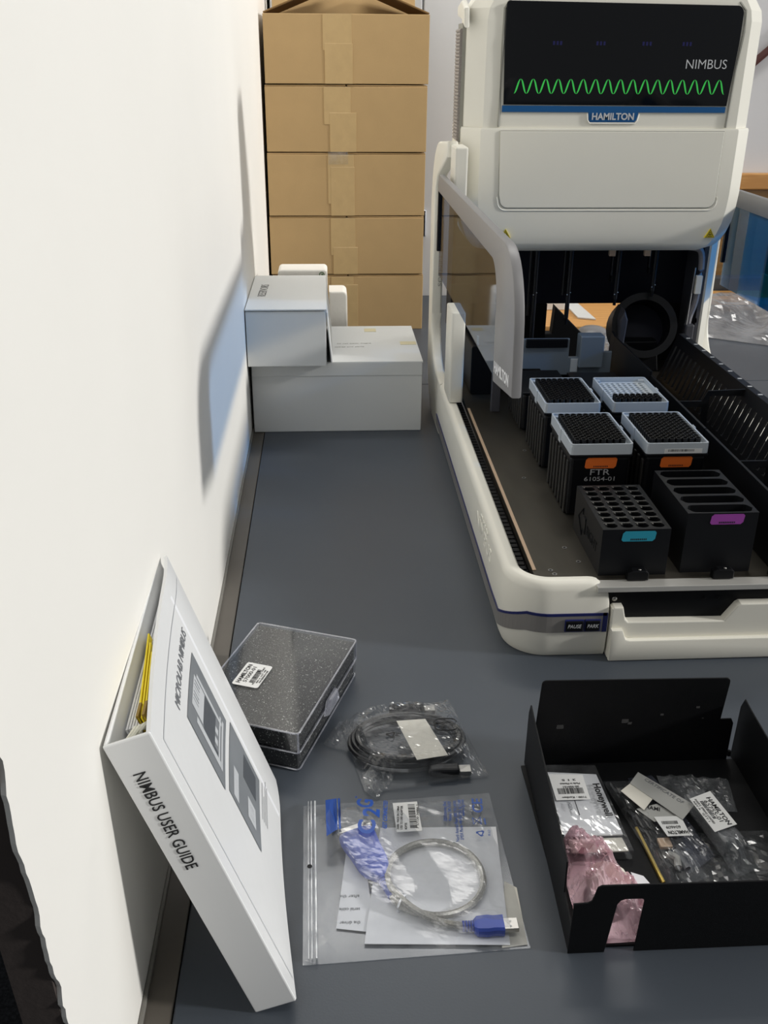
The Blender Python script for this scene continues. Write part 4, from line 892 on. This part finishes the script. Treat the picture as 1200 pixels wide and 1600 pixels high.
for i in range(37):
    y = 1.036 + i * 0.021
    if bar is None:
        bar = MB().prism([(gx(0.118), 0.1181), (gx(0.118) + 0.004, 0.1181), (gx(0.18) + 0.004, 0.1799), (gx(0.18), 0.1799)], lambda x, z: (x, -0.0065, z), lambda x, z: (x, 0.0065, z)).obj('wall_bar', 'black_soft', low); bar.data.transform(Matrix.Translation(root_off(mach)))
    o = bar if i == 0 else bar.copy()
    if i: COL.objects.link(o)
    o.parent = low; o.location = Vector((0, y, 0)) - root_off(mach)
mk = None
for i in range(18):
    if mk is None: mk = MB().box((gx(0.2) + 0.003, -0.002, 0.2001), (gx(0.2) + 0.010, 0.002, 0.2007)).obj('top_mark', 'silver_letter', low); mk.data.transform(Matrix.Translation(root_off(mach)))
    o = mk if i == 0 else mk.copy()
    if i: COL.objects.link(o)
    o.parent = low; o.location = Vector((0, 1.05 + i * 0.042, 0)) - root_off(mach)
for y in (1.21, 1.465):
    dv = [(0.550, 0.107), (0.566, 0.107), (0.566, 0.168), (0.600, 0.168), (0.602, 0.107), (0.610, 0.107), (0.610, 0.186), (gx(0.19) - 0.002, 0.186), (gx(0.197) - 0.001, 0.197), (0.606, 0.195), (0.598, 0.178), (0.550, 0.178)]
    MB().prism(dv, lambda x, z: (x, y, z), lambda x, z: (x, y + 0.003, z)).obj('divider', 'black_soft', mach)
MB().prism([(0.690, 0.1022), (0.745, 0.1022), (0.745, 0.1045), (0.694, 0.128), (0.690, 0.128)], lambda x, z: (x, 1.04, z), lambda x, z: (x, 1.78, z)).obj('sun_catch_ledge', 'cream', mach)  # added cream strip, tilted to catch the sun and look bright through the slots

# ---- head
def plan(x0, x1, y0, y1, c): return [(x0, y1), (x0, y0 + c), (x0 + c, y0), (x1 - c, y0), (x1, y0 + c), (x1, y1)]
def oct_loop(x0, x1, y0, y1, c, z): return [Vector((x, y, z)) for x, y in plan(x0, x1, y0, y1, c)]
HX0, HX1, HY0, HY1 = 0.2425, 0.7515, 1.802, 1.905
loops = [oct_loop(HX0, HX1, HY0, HY1, 0.030, 0.560), oct_loop(HX0, HX1, HY0, HY1, 0.030, 0.735), oct_loop(HX0 + 0.003, HX1 - 0.003, HY0 + 0.001, HY1, 0.030, 0.752), oct_loop(HX0 + 0.018, HX1 - 0.018, HY0 + 0.004, HY1, 0.026, 0.772), oct_loop(HX0 + 0.035, HX1 - 0.035, HY0 + 0.016, HY1, 0.02, 0.785)]
up = MB().loft(loops).obj('upper_housing', 'cream', mach)
LX0, LX1 = 0.2385, 0.7555
loops = []
for z, ins, fy in ((0.352, 0.052, 0.030), (0.3545, 0.040, 0.018), (0.360, 0.030, 0.010), (0.370, 0.021, 0.005), (0.385, 0.013, 0.002), (0.405, 0.006, 0.0005), (0.43, 0.002, 0), (0.455, 0, 0), (0.5625, 0, 0), (0.566, 0.0012, 0.0012)):
    loops.append(oct_loop(LX0 + ins, LX1 - ins, 1.797 + fy, 1.955, 0.030, z))
loh = MB().loft(loops).obj('lower_cover', 'cream', mach, True)
# recessed-look panel on the lower cover
pp = [(0.302, 0.5615), (0.700, 0.5615), (0.700, 0.455)] + [(p[0], p[1]) for p in arc(0.686, 0.447, 0.014, 0, -90, 5)] + [(p[0], p[1]) for p in arc(0.322, 0.447, 0.014, 270, 180, 5)] + [(0.306, 0.455)]
b = MB(); b.tube([(x, 1.7968, z) for x, z in pp], 0.0012, 6, True); b.obj('panel_groove', 'groove', loh)
b = MB(); b.tube([(0.5 + (x - 0.5) * 1.018, 1.7966, 0.4985 + (z - 0.5) * 1.045) for x, z in pp[2:]], 0.0011, 6); b.obj('panel_bead', 'cream_line', loh)
MB().prism(pp, lambda x, z: (x, 1.7950, z), lambda x, z: (x, 1.7985, z), 0.001).obj('access_panel', 'cream', loh)
# screen
scr = [(0.306, 0.604), (0.6975, 0.603), (0.7045, 0.700)] + arc(0.692, 0.746, 0.013, 0, 80, 5) + arc(0.3085, 0.757, 0.006, 90, 180, 4) + [(0.3025, 0.700)]
sc_y = lambda z: 1.7985
sc = MB().prism(scr, lambda x, z: (x, sc_y(z), z), lambda x, z: (x, 1.8015, z), 0.0006).obj('screen', 'screen', mach, True)
b = MB(); b.tube([(0.2995, 1.8005, 0.568), (0.2995, 1.8005, 0.70), (0.3005, 1.803, 0.752), (0.310, 1.806, 0.764)], 0.0022, 6); b.obj('bezel_line', 'groove', up)
b = MB(); b.tube([(0.702, 1.8005, 0.568), (0.7055, 1.8005, 0.66), (0.7105, 1.8005, 0.72), (0.709, 1.803, 0.752), (0.698, 1.806, 0.764)], 0.0022, 6); b.obj('bezel_line', 'groove', up)
text('lettering', 'NIMBUS', 0.0145, frame((0.652, 1.7978, 0.662), (1, 0, 0), (0, 0, 1)), 'silver_letter', sc, width=0.071, bold=-0.006)
# green wave: separate rising and falling strokes
for k in range(34):
    x0 = 0.3225 + k * 0.0108; sgn = 1 if k % 2 == 0 else -1; b = MB(); pts_ = []
    for j in range(9):
        tt = j / 8; sx = x0 + 0.0108 * (0.02 + 0.96 * tt); zz = 0.633 - sgn * 0.0115 * math.cos(math.pi * tt); pts_.append((sx, zz))
    V0, V1 = [], []
    for j, (sx, zz) in enumerate(pts_):
        w = 0.0004 + 0.0011 * math.sin(math.pi * j / 8); V0.append(b.bm.verts.new((sx - w, 1.7980, zz))); V1.append(b.bm.verts.new((sx + w, 1.7980, zz)))
    for j in range(8): b.bm.faces.new((V0[j], V1[j], V1[j + 1], V0[j + 1]))
    b.obj('wave_stroke', 'green_wave', sc)
for x in (0.392, 0.466, 0.545, 0.614):
    for dx in (-0.006, 0, 0.006): MB().box((x + dx - 0.0018, 1.7980, 0.697), (x + dx + 0.0018, 1.7984, 0.703)).obj('indicator', 'blue_led', sc)
bb = [(0.304, 0.6025), (0.697, 0.6015), (0.6965, 0.592), (0.5435, 0.592), (0.541, 0.580), (0.538, 0.5765), (0.460, 0.5765), (0.457, 0.580), (0.4555, 0.592), (0.304, 0.592)]
bl = MB().prism(bb, lambda x, z: (x, 1.7992, z), lambda x, z: (x, 1.8035, z), 0.0004, 1).obj('blue_band', 'brand_blue', mach)
b = MB(); b.tube([(x, 1.8005, z) for x, z in ((0.454, 0.590), (0.4555, 0.579), (0.459, 0.5745), (0.539, 0.5745), (0.5425, 0.579), (0.545, 0.590))], 0.0014, 6); b.obj('badge_rim', 'cream_line', mach)
text('lettering', 'HAMILTON', 0.0105, frame((0.499, 1.7985, 0.5805), (1, 0, 0), (0, 0, 1)), 'silver_letter', bl, width=0.074, bold=0.03)
# warning triangles
for x in (0.700, 0.322):
    w = MB().prism([(x - 0.0095, 0.380), (x + 0.0095, 0.380), (x, 0.396)], lambda a, z: (a, 1.7950, z), lambda a, z: (a, 1.8005, z)).obj('warning_sign', 'yellow_sign', mach)
    b = MB(); b.tube([(x - 0.0075, 1.7948, 0.3812), (x + 0.0075, 1.7948, 0.3812), (x, 1.7948, 0.394)], 0.0006, 4, True)
    for a in (90, 210, 330): b.ring((x + 0.0023 * math.cos(math.radians(a)), 1.7950, 0.3855 + 0.0023 * math.sin(math.radians(a))), (0, -1, 0), 0.0023, 0.0015, 0.0003, 10)
    b.obj('hazard_mark', 'ink', w)
# ribbed vent and cheek on the left side of the head
b = MB()
for i in range(32): b.cyl((0.2345, 1.842, 0.545 + i * 0.0056), (0.2345, 1.900, 0.545 + i * 0.0056), 0.0031, seg=8)
o = b.obj('vent_ribs', 'vent_grey', mach, True); o['kind'] = 'stuff'
MB().box((0.2362, 1.84, 0.54), (0.2424, 1.902, 0.73)).obj('vent_back', 'groove', mach)
MB().prism([(1.806, 0.722), (1.842, 0.735), (1.9, 0.742), (1.9, 0.758), (1.85, 0.765), (1.812, 0.752)], lambda y, z: (0.2335, y, z), lambda y, z: (0.2435, y, z), 0.003).obj('cheek', 'cream', mach)
MB().box((0.2180, 1.735, 0.440), (0.2400, 1.800, 0.540), 0.003).obj('shoulder_block', 'cream', mach)
MB().box((0.2320, 1.8005, 0.440), (0.2384, 1.90, 0.536), 0.003).obj('shoulder_block', 'cream', mach)

# ---- labware on the deck
def holed_top(b, x0, y0, x1, y1, nx, ny, hx, hy, zt, depth, n=16, stadium=False, closed=True):
    cwx, cwy = (x1 - x0) / nx, (y1 - y0) / ny; bm = b.bm
    ca = math.atan2(cwy, cwx); ang = sorted([2 * math.pi * k / n + 0.001 for k in range(n)] + [ca, math.pi - ca, math.pi + ca, 2 * math.pi - ca])
    def inside(x, y):
        if stadium:
            L = hx - hy; return math.hypot(max(0, abs(x) - L), y) <= hy
        return (x / hx) ** 2 + (y / hy) ** 2 <= 1
    dirs = []
    for a in ang:
        c, s = math.cos(a), math.sin(a); lo, hi = 0, 1
        for _ in range(24):
            m_ = (lo + hi) / 2
            if inside(c * m_, s * m_): lo = m_
            else: hi = m_
        rr = min(cwx / 2 / max(abs(c), 1e-9), cwy / 2 / max(abs(s), 1e-9)); dirs.append((c * lo, s * lo, c * rr, s * rr))
    N_ = len(dirs)
    for i in range(nx):
        for j in range(ny):
            cx, cy = x0 + (i + 0.5) * cwx, y0 + (j + 0.5) * cwy
            O_ = [bm.verts.new((cx + d[2], cy + d[3], zt)) for d in dirs]; I_ = [bm.verts.new((cx + d[0], cy + d[1], zt)) for d in dirs]; D_ = [bm.verts.new((cx + d[0] * 0.96, cy + d[1] * 0.96, zt - depth)) for d in dirs]
            for k in range(N_):
                k2 = (k + 1) % N_
                bm.faces.new((O_[k], O_[k2], I_[k2], I_[k])); bm.faces.new((I_[k], I_[k2], D_[k2], D_[k]))
            if closed: bm.faces.new(D_)
def walls(b, x0, y0, x1, y1, z0, z1, k=0.002):
    b.box((x0, y0, z0), (x1, y0 + k, z1)); b.box((x0, y1 - k, z0), (x1, y1, z1)); b.box((x0, y0 + k, z0), (x0 + k, y1 - k, z1)); b.box((x1 - k, y0 + k, z0), (x1, y1 - k, z1))
def sticker(x, y, z, m, parent, w=0.042, h=0.0135):
    s_ = MB().prism([(-w / 2 + 0.002, -h / 2), (w / 2 - 0.004, -h / 2), (w / 2 - 0.001, -h / 2 + 0.003), (w / 2, h / 2 - 0.002), (w / 2 - 0.002, h / 2), (-w / 2 + 0.004, h / 2), (-w / 2 + 0.001, h / 2 - 0.003), (-w / 2, -h / 2 + 0.002)],
                    lambda a, c: (x + a, y - 0.0005, z + c), lambda a, c: (x + a, y - 0.0001, z + c)).obj('sticker', m, parent)
    b = MB()
    for i in range(9): b.box((x - 0.010 + i * 0.0023, y - 0.0007, z - h / 2 + 0.0015), (x - 0.0088 + i * 0.0023, y - 0.0005, z - h / 2 + 0.0038))
    b.obj('faint_print', 'ink', s_)
Z0 = 0.1023
# tube block with 32 wells
t = thing('tube_block', 'low black block with four columns of round wells, teal sticker and RIGHT arrow', 'block', (0.3665, 1.099, Z0))
b = MB(); walls(b, 0.3245, 1.033, 0.4085, 1.166, Z0, 0.1645); b.obj('body', 'black_soft', t)
b = MB(); holed_top(b, 0.328, 1.0365, 0.405, 1.1625, 4, 8, 0.0078, 0.0062, 0.1646, 0.030)
tp = b.obj('well_plate', 'black_soft', t)
b = MB(); b.box((0.3246, 1.0331, 0.1644), (0.4084, 1.0366, 0.1648)); b.box((0.3246, 1.1624, 0.1644), (0.4084, 1.1659, 0.1648)); b.box((0.3246, 1.0366, 0.1644), (0.3281, 1.1624, 0.1648)); b.box((0.4049, 1.0366, 0.1644), (0.4084, 1.1624, 0.1648)); b.obj('top_rim', 'black_soft', t)
b = MB()
for i in range(4):
    for j in range(8):
        cx, cy = 0.328 + (i + 0.5) * 0.01925, 1.0365 + (j + 0.5) * 0.01575
        b.box((cx - 0.0080, cy + 0.0052, 0.1640), (cx + 0.0060, cy + 0.0060, 0.1656)); b.box((cx - 0.0062, cy + 0.0026, 0.1615), (cx - 0.0046, cy + 0.0052, 0.1650))
o = b.obj('well_clips', 'steel', t); o['kind'] = 'stuff'
sticker(0.3695, 1.033, 0.1555, 'teal', t)
text('engraved_lettering', 'RIGHT', 0.013, frame((0.3243, 1.075, 0.125), (0, -1, 0), (0, 0, 1)), 'black_matte', t, width=0.05)
b = MB(); b.tube([(0.3242, y, z) for y, z in ((1.108, 0.122), (1.122, 0.122), (1.122, 0.114), (1.142, 0.133), (1.122, 0.152), (1.122, 0.143), (1.108, 0.143))], 0.0009, 5, True); b.obj('engraved_arrow', 'black_matte', t)
# trough block
t = thing('trough_block', 'tall black block with five long rounded troughs and a purple sticker', 'block', (0.471, 1.102, Z0))
b = MB(); walls(b, 0.4275, 1.0365, 0.5150, 1.170, Z0, 0.1828); b.obj('body', 'black_soft', t)
b = MB(); holed_top(b, 0.4275, 1.0365, 0.5150, 1.170, 1, 5, 0.0405, 0.0105, 0.1830, 0.06, 28, True); b.obj('trough_plate', 'black_soft', t)
sticker(0.4770, 1.0365, 0.1745, 'purple', t)
# clips on the deck in front of the blocks
for x in (0.357, 0.463, 0.535):
    c = MB().prism([(x, Z0), (x + 0.026, Z0), (x + 0.026, 0.112), (x + 0.022, 0.115), (x + 0.006, 0.115), (x, 0.112)], lambda a, z: (a, 1.018, z), lambda a, z: (a, 1.029, z), 0.001).obj('deck_clip', 'black', mach)
    MB().sphere((x + 0.015, 1.0225, 0.1152), 0.0018, (1, 1, 0.5), 8).obj('clip_screw', 'steel', c, True)
# rack carriers (tall ribbed blocks under the tip racks)
RW, RL = 0.0855, 0.1278
def carrier(x, y, zt, label, st=None, lettered=False, cat='block'):
    t = thing('rack_carrier', label, cat, (x, y, Z0), 'ribbed black carriers under the tip racks')
    w, l = RW / 2 - 0.002, RL / 2 - 0.002
    MB().box((x - w, y - l, Z0), (x + w, y + l, zt - 0.004), 0.004).obj('body', 'ribbed' if False else 'black', t)
    MB().box((x - w - 0.0025, y - l - 0.002, zt - 0.0038), (x + w + 0.0025, y + l + 0.002, zt), 0.001).obj('top_plate', 'black_soft', t)
    for sx in (-1, 1):
        for k_ in range(7):
            yy = y - l + 0.012 + k_ * 0.0172
            MB().box((x + sx * (w - 0.0005), yy - 0.0042, Z0), (x + sx * (w + 0.0022), yy + 0.0042, zt - 0.012), 0.0008, 1).obj('rib', 'ribbed', t)
    if st: sticker(x + 0.001, y - l, zt - 0.0125, st, t, 0.044, 0.0155)
    if lettered:
        text('engraved_lettering', 'FTR', 0.0085, frame((x + 0.001, y - l - 0.0003, zt - 0.0300), (1, 0, 0), (0, 0, 1)), 'engrave', t, width=0.027)
        text('engraved_lettering', '61054-01', 0.0060, frame((x + 0.001, y - l - 0.0003, zt - 0.0388), (1, 0, 0), (0, 0, 1)), 'engrave', t, width=0.042)
    return t
CX1, CX2, RY1, RY2, ZC = 0.3645, 0.4685, 1.2685, 1.4385, 0.1925
carrier(CX1, RY1, ZC, 'ribbed black carrier lettered FTR 61054-01 behind the tube block', 'orange', True)
carrier(CX2, RY1, ZC, 'ribbed black carrier with an orange sticker behind the trough block', 'orange')
carrier(CX1, RY2, ZC, 'ribbed black carrier in the second row beside the grey side shield')
carrier(CX2, RY2, ZC, 'ribbed black carrier under the partly empty tip rack')
carrier(CX1, 1.606, 0.170, 'low ribbed black carrier without a rack at the rear left of the deck')
carrier(CX2, 1.606, 0.165, 'low ribbed black carrier without a rack at the rear, near the partition')

def tip_mesh():
    b = MB(); bm = b.bm; n = 10; L = []
    for r, z in ((0.0026, -0.010), (0.0039, 0.0), (0.0043, 0.0070), (0.0042, 0.0078), (0.0033, 0.0078), (0.0030, 0.0)):
        L.append([bm.verts.new((r * math.cos(2 * math.pi * k / n), r * math.sin(2 * math.pi * k / n), z)) for k in range(n)])
    for A, B in zip(L, L[1:]):
        for k in range(n): bm.faces.new((A[k], A[(k + 1) % n], B[(k + 1) % n], B[k]))
    bm.faces.new(list(reversed(L[-1]))); bm.faces.new(list(reversed(L[0])))
    return b
TIP = None
def rack(x, y, zt, label, tip_label, group, rows, bar=False):
    global TIP
    t = thing('tip_rack', label, 'tip rack', (x, y, zt), 'frosted tip racks on the carriers'); w, l, h = RW / 2, RL / 2, 0.0155
    b = MB(); kk = 0.0022; bm = b.bm
    out = rrect(x - w, y - l, x + w, y + l, 0.004, 3); inn = rrect(x - w + kk, y - l + kk, x + w - kk, y + l - kk, 0.003, 3)
    A = [bm.verts.new((p[0], p[1], zt + 0.0003)) for p in out]; B = [bm.verts.new((p[0], p[1], zt + h)) for p in out]; C_ = [bm.verts.new((p[0], p[1], zt + h)) for p in inn]; D_ = [bm.verts.new((p[0], p[1], zt + 0.0003)) for p in inn]; n = len(out)
    for k_ in range(n):
        q = (k_ + 1) % n
        for P_, Q_ in ((A, B), (B, C_), (C_, D_), (D_, A)): bm.faces.new((P_[k_], P_[q], Q_[q], Q_[k_]))
    b.obj('frame', 'rack', t)
    for sx in (-1, 1):   # clip in the middle of each long side
        MB().box((x + sx * (w + 0.0002) - 0.0012, y - 0.006, zt - 0.004), (x + sx * (w + 0.0002) + 0.0012, y + 0.005, zt + h + 0.0012), 0.0006, 1).obj('side_clip', 'rack', t)
    for sx in (-1, 1):
        for sy in (-1, 1): MB().box((x + sx * (w - 0.006) - 0.0055, y + sy * (l - 0.004) - 0.0035, zt + 0.0005), (x + sx * (w - 0.006) + 0.0055, y + sy * (l - 0.004) + 0.0035, zt + h - 0.003), 0.001, 1).obj('corner_block', 'rack', t)
    b = MB(); holed_top(b, x - 0.036, y - 0.054, x + 0.036, y + 0.054, 8, 12, 0.0031, 0.0031, zt + 0.0085, 0.0085, 8); b.obj('tip_plate', 'rack', t)
    b = MB(); b.box((x - w + 0.0024, y - l + 0.0024, zt + 0.0060), (x - 0.0361, y + l - 0.0024, zt + 0.0085)); b.box((x + 0.0361, y - l + 0.0024, zt + 0.0060), (x + w - 0.0024, y + l - 0.0024, zt + 0.0085)); b.box((x - 0.036, y - l + 0.0024, zt + 0.0060), (x + 0.036, y - 0.0541, zt + 0.0085)); b.box((x - 0.036, y + 0.0541, zt + 0.0060), (x + 0.036, y + l - 0.0024, zt + 0.0085)); b.obj('plate_edge', 'rack', t)
    if bar:
        s_ = MB().box((x - 0.018, y - l - 0.0004, zt + 0.001), (x + 0.034, y - l - 0.0001, zt + 0.0075)).obj('barcode_label', 'label', t)
        b = MB()
        for i in range(26): b.box((x - 0.013 + i * 0.0014, y - l - 0.0006, zt + 0.0035), (x - 0.0127 + i * 0.0014 + 0.0006 * random.random(), y - l - 0.0004, zt + 0.0068))
        b.obj('barcode', 'ink', s_)
    for j in range(12):
        if j >= rows: continue
        for i in range(8):
            if TIP is None:
                TIP = tip_mesh().obj('pipette_tip', 'tip', None, True); o = TIP
            else:
                o = TIP.copy(); COL.objects.link(o)
            o.location = (x + (i - 3.5) * 0.009, y + (j - 5.5) * 0.009, zt + 0.0102)
            tag(o, tip_label, 'pipette tip', group)
rack(CX1, RY1, ZC, 'full frosted tip rack on the FTR carrier, nearest the side shield', 'black pipette tip in the full rack standing on the FTR carrier', 'tips in the rack on the FTR carrier', 12)
rack(CX2, RY1, ZC, 'full frosted tip rack with a barcode label on its front edge', 'black pipette tip in the full rack that has a barcode label', 'tips in the barcoded rack', 12, True)
rack(CX1, RY2, ZC, 'full frosted tip rack in the rear row, left one', 'black pipette tip in the full rack of the rear row', 'tips in the rear left rack', 12)
rack(CX2, RY2, ZC, 'partly empty frosted tip rack in the rear row with bare white holes', 'black pipette tip left in the partly empty rack', 'tips left in the partly empty rack', 3)

# ================================================================ THINGS BEYOND THE MACHINE
tag(MB().box((0.56, 2.56, 0.0005), (0.97, 3.02, 0.020), 0.002).obj('wooden_board', 'oak'), 'light oak board on the bench behind the machine, seen under its rear panel', 'board')
tag(MB().box((1.02, 2.87, 0.0005), (1.60, 2.985, 0.020), 0.002).obj('wooden_board', 'oak'), 'light oak board behind the rumpled plastic sheet, under the blue shield', 'board')
t = thing('white_carton', 'small white carton seen through the machine, standing on the oak board', 'carton', (0.65, 2.80, 0.0205))
MB().box((0.60, 2.74, 0.0205), (0.675, 2.84, 0.060), 0.002).obj('body', 'white_card', t)
MB().prism([(0.690, 2.64), (0.735, 2.62), (0.728, 2.86), (0.69, 2.86)], lambda x, y: (x, y, 0.0210), lambda x, y: (x, y, 0.0245)).obj('flap', 'white_card', t)
tag(MB().prism([(0.505, 0.0003), (0.625, 0.0003), (0.625, 0.060), (0.606, 0.078), (0.530, 0.150), (0.526, 0.085), (0.505, 0.085)], lambda x, z: (x, 2.24, z), lambda x, z: (x, 2.27, z), 0.002).obj('black_bracket', 'black_matte'), 'black slanted bracket standing on the bench, seen through the machine', 'bracket')
b = MB(); b.sphere((0.700, 2.515, 0.0165), 0.030, (1.3, 1.2, 0.54), 18); gb = b.obj('grey_dome', 'grey_blob', None, True); tag(gb, 'rounded grey plastic dome in front of the oak board, seen through the machine', 'dome')
fs = heightgrid(lambda u, v, x, y: 0.002 + 0.035 * crumple(x, y, 14, 5) * min(1, min(u, 1 - u, v, 1 - v) * 7 + 0.1), 40, 30, [(0.71, 2.47), (0.88, 2.50), (0.86, 2.36), (0.66, 2.36)], 0.0006).obj('plastic_wrap', 'film_dust')
tag(fs, 'crumpled plastic wrap beside the grey dome, seen through the machine', 'plastic wrap')
ds = heightgrid(lambda u, v, x, y: 0.002 + (0.050 * min(1, v * 4) * (1 - v) ** 0.6 + 0.045 * crumple(x, y, 6, 2.2) * math.sin(math.pi * v) ** 0.7) * (0.9 + 0.1 * u), 64, 50, [(0.985, 2.86), (1.60, 2.86), (1.60, 2.12), (0.985, 2.52)], 0.0006).obj('dust_sheet', 'film_dust')
tag(ds, 'rumpled translucent plastic sheet on the bench to the right of the machine', 'plastic sheet')
tag(MB().box((1.06, 2.99, 0.0005), (1.50, 3.028, 0.060), 0.004).obj('dark_box', 'bench_edge'), 'dark grey flat box at the rear bench edge, under the blue shield', 'box')
t = thing('cardboard_tray', 'small kraft cardboard tray behind the plastic sheet at the right edge', 'tray', (1.43, 2.92, 0.0205))
MB().box((1.345, 2.872, 0.0205), (1.50, 2.877, 0.075), 0.001).obj('front_side', 'card', t)
MB().box((1.345, 2.8775, 0.0205), (1.350, 2.98, 0.075), 0.001).obj('left_side', 'card', t)
MB().box((1.3505, 2.8775, 0.0205), (1.50, 2.98, 0.026)).obj('bottom', 'card_in', t)

for o in bpy.data.objects:
    if '_local' in o: del o['_local']
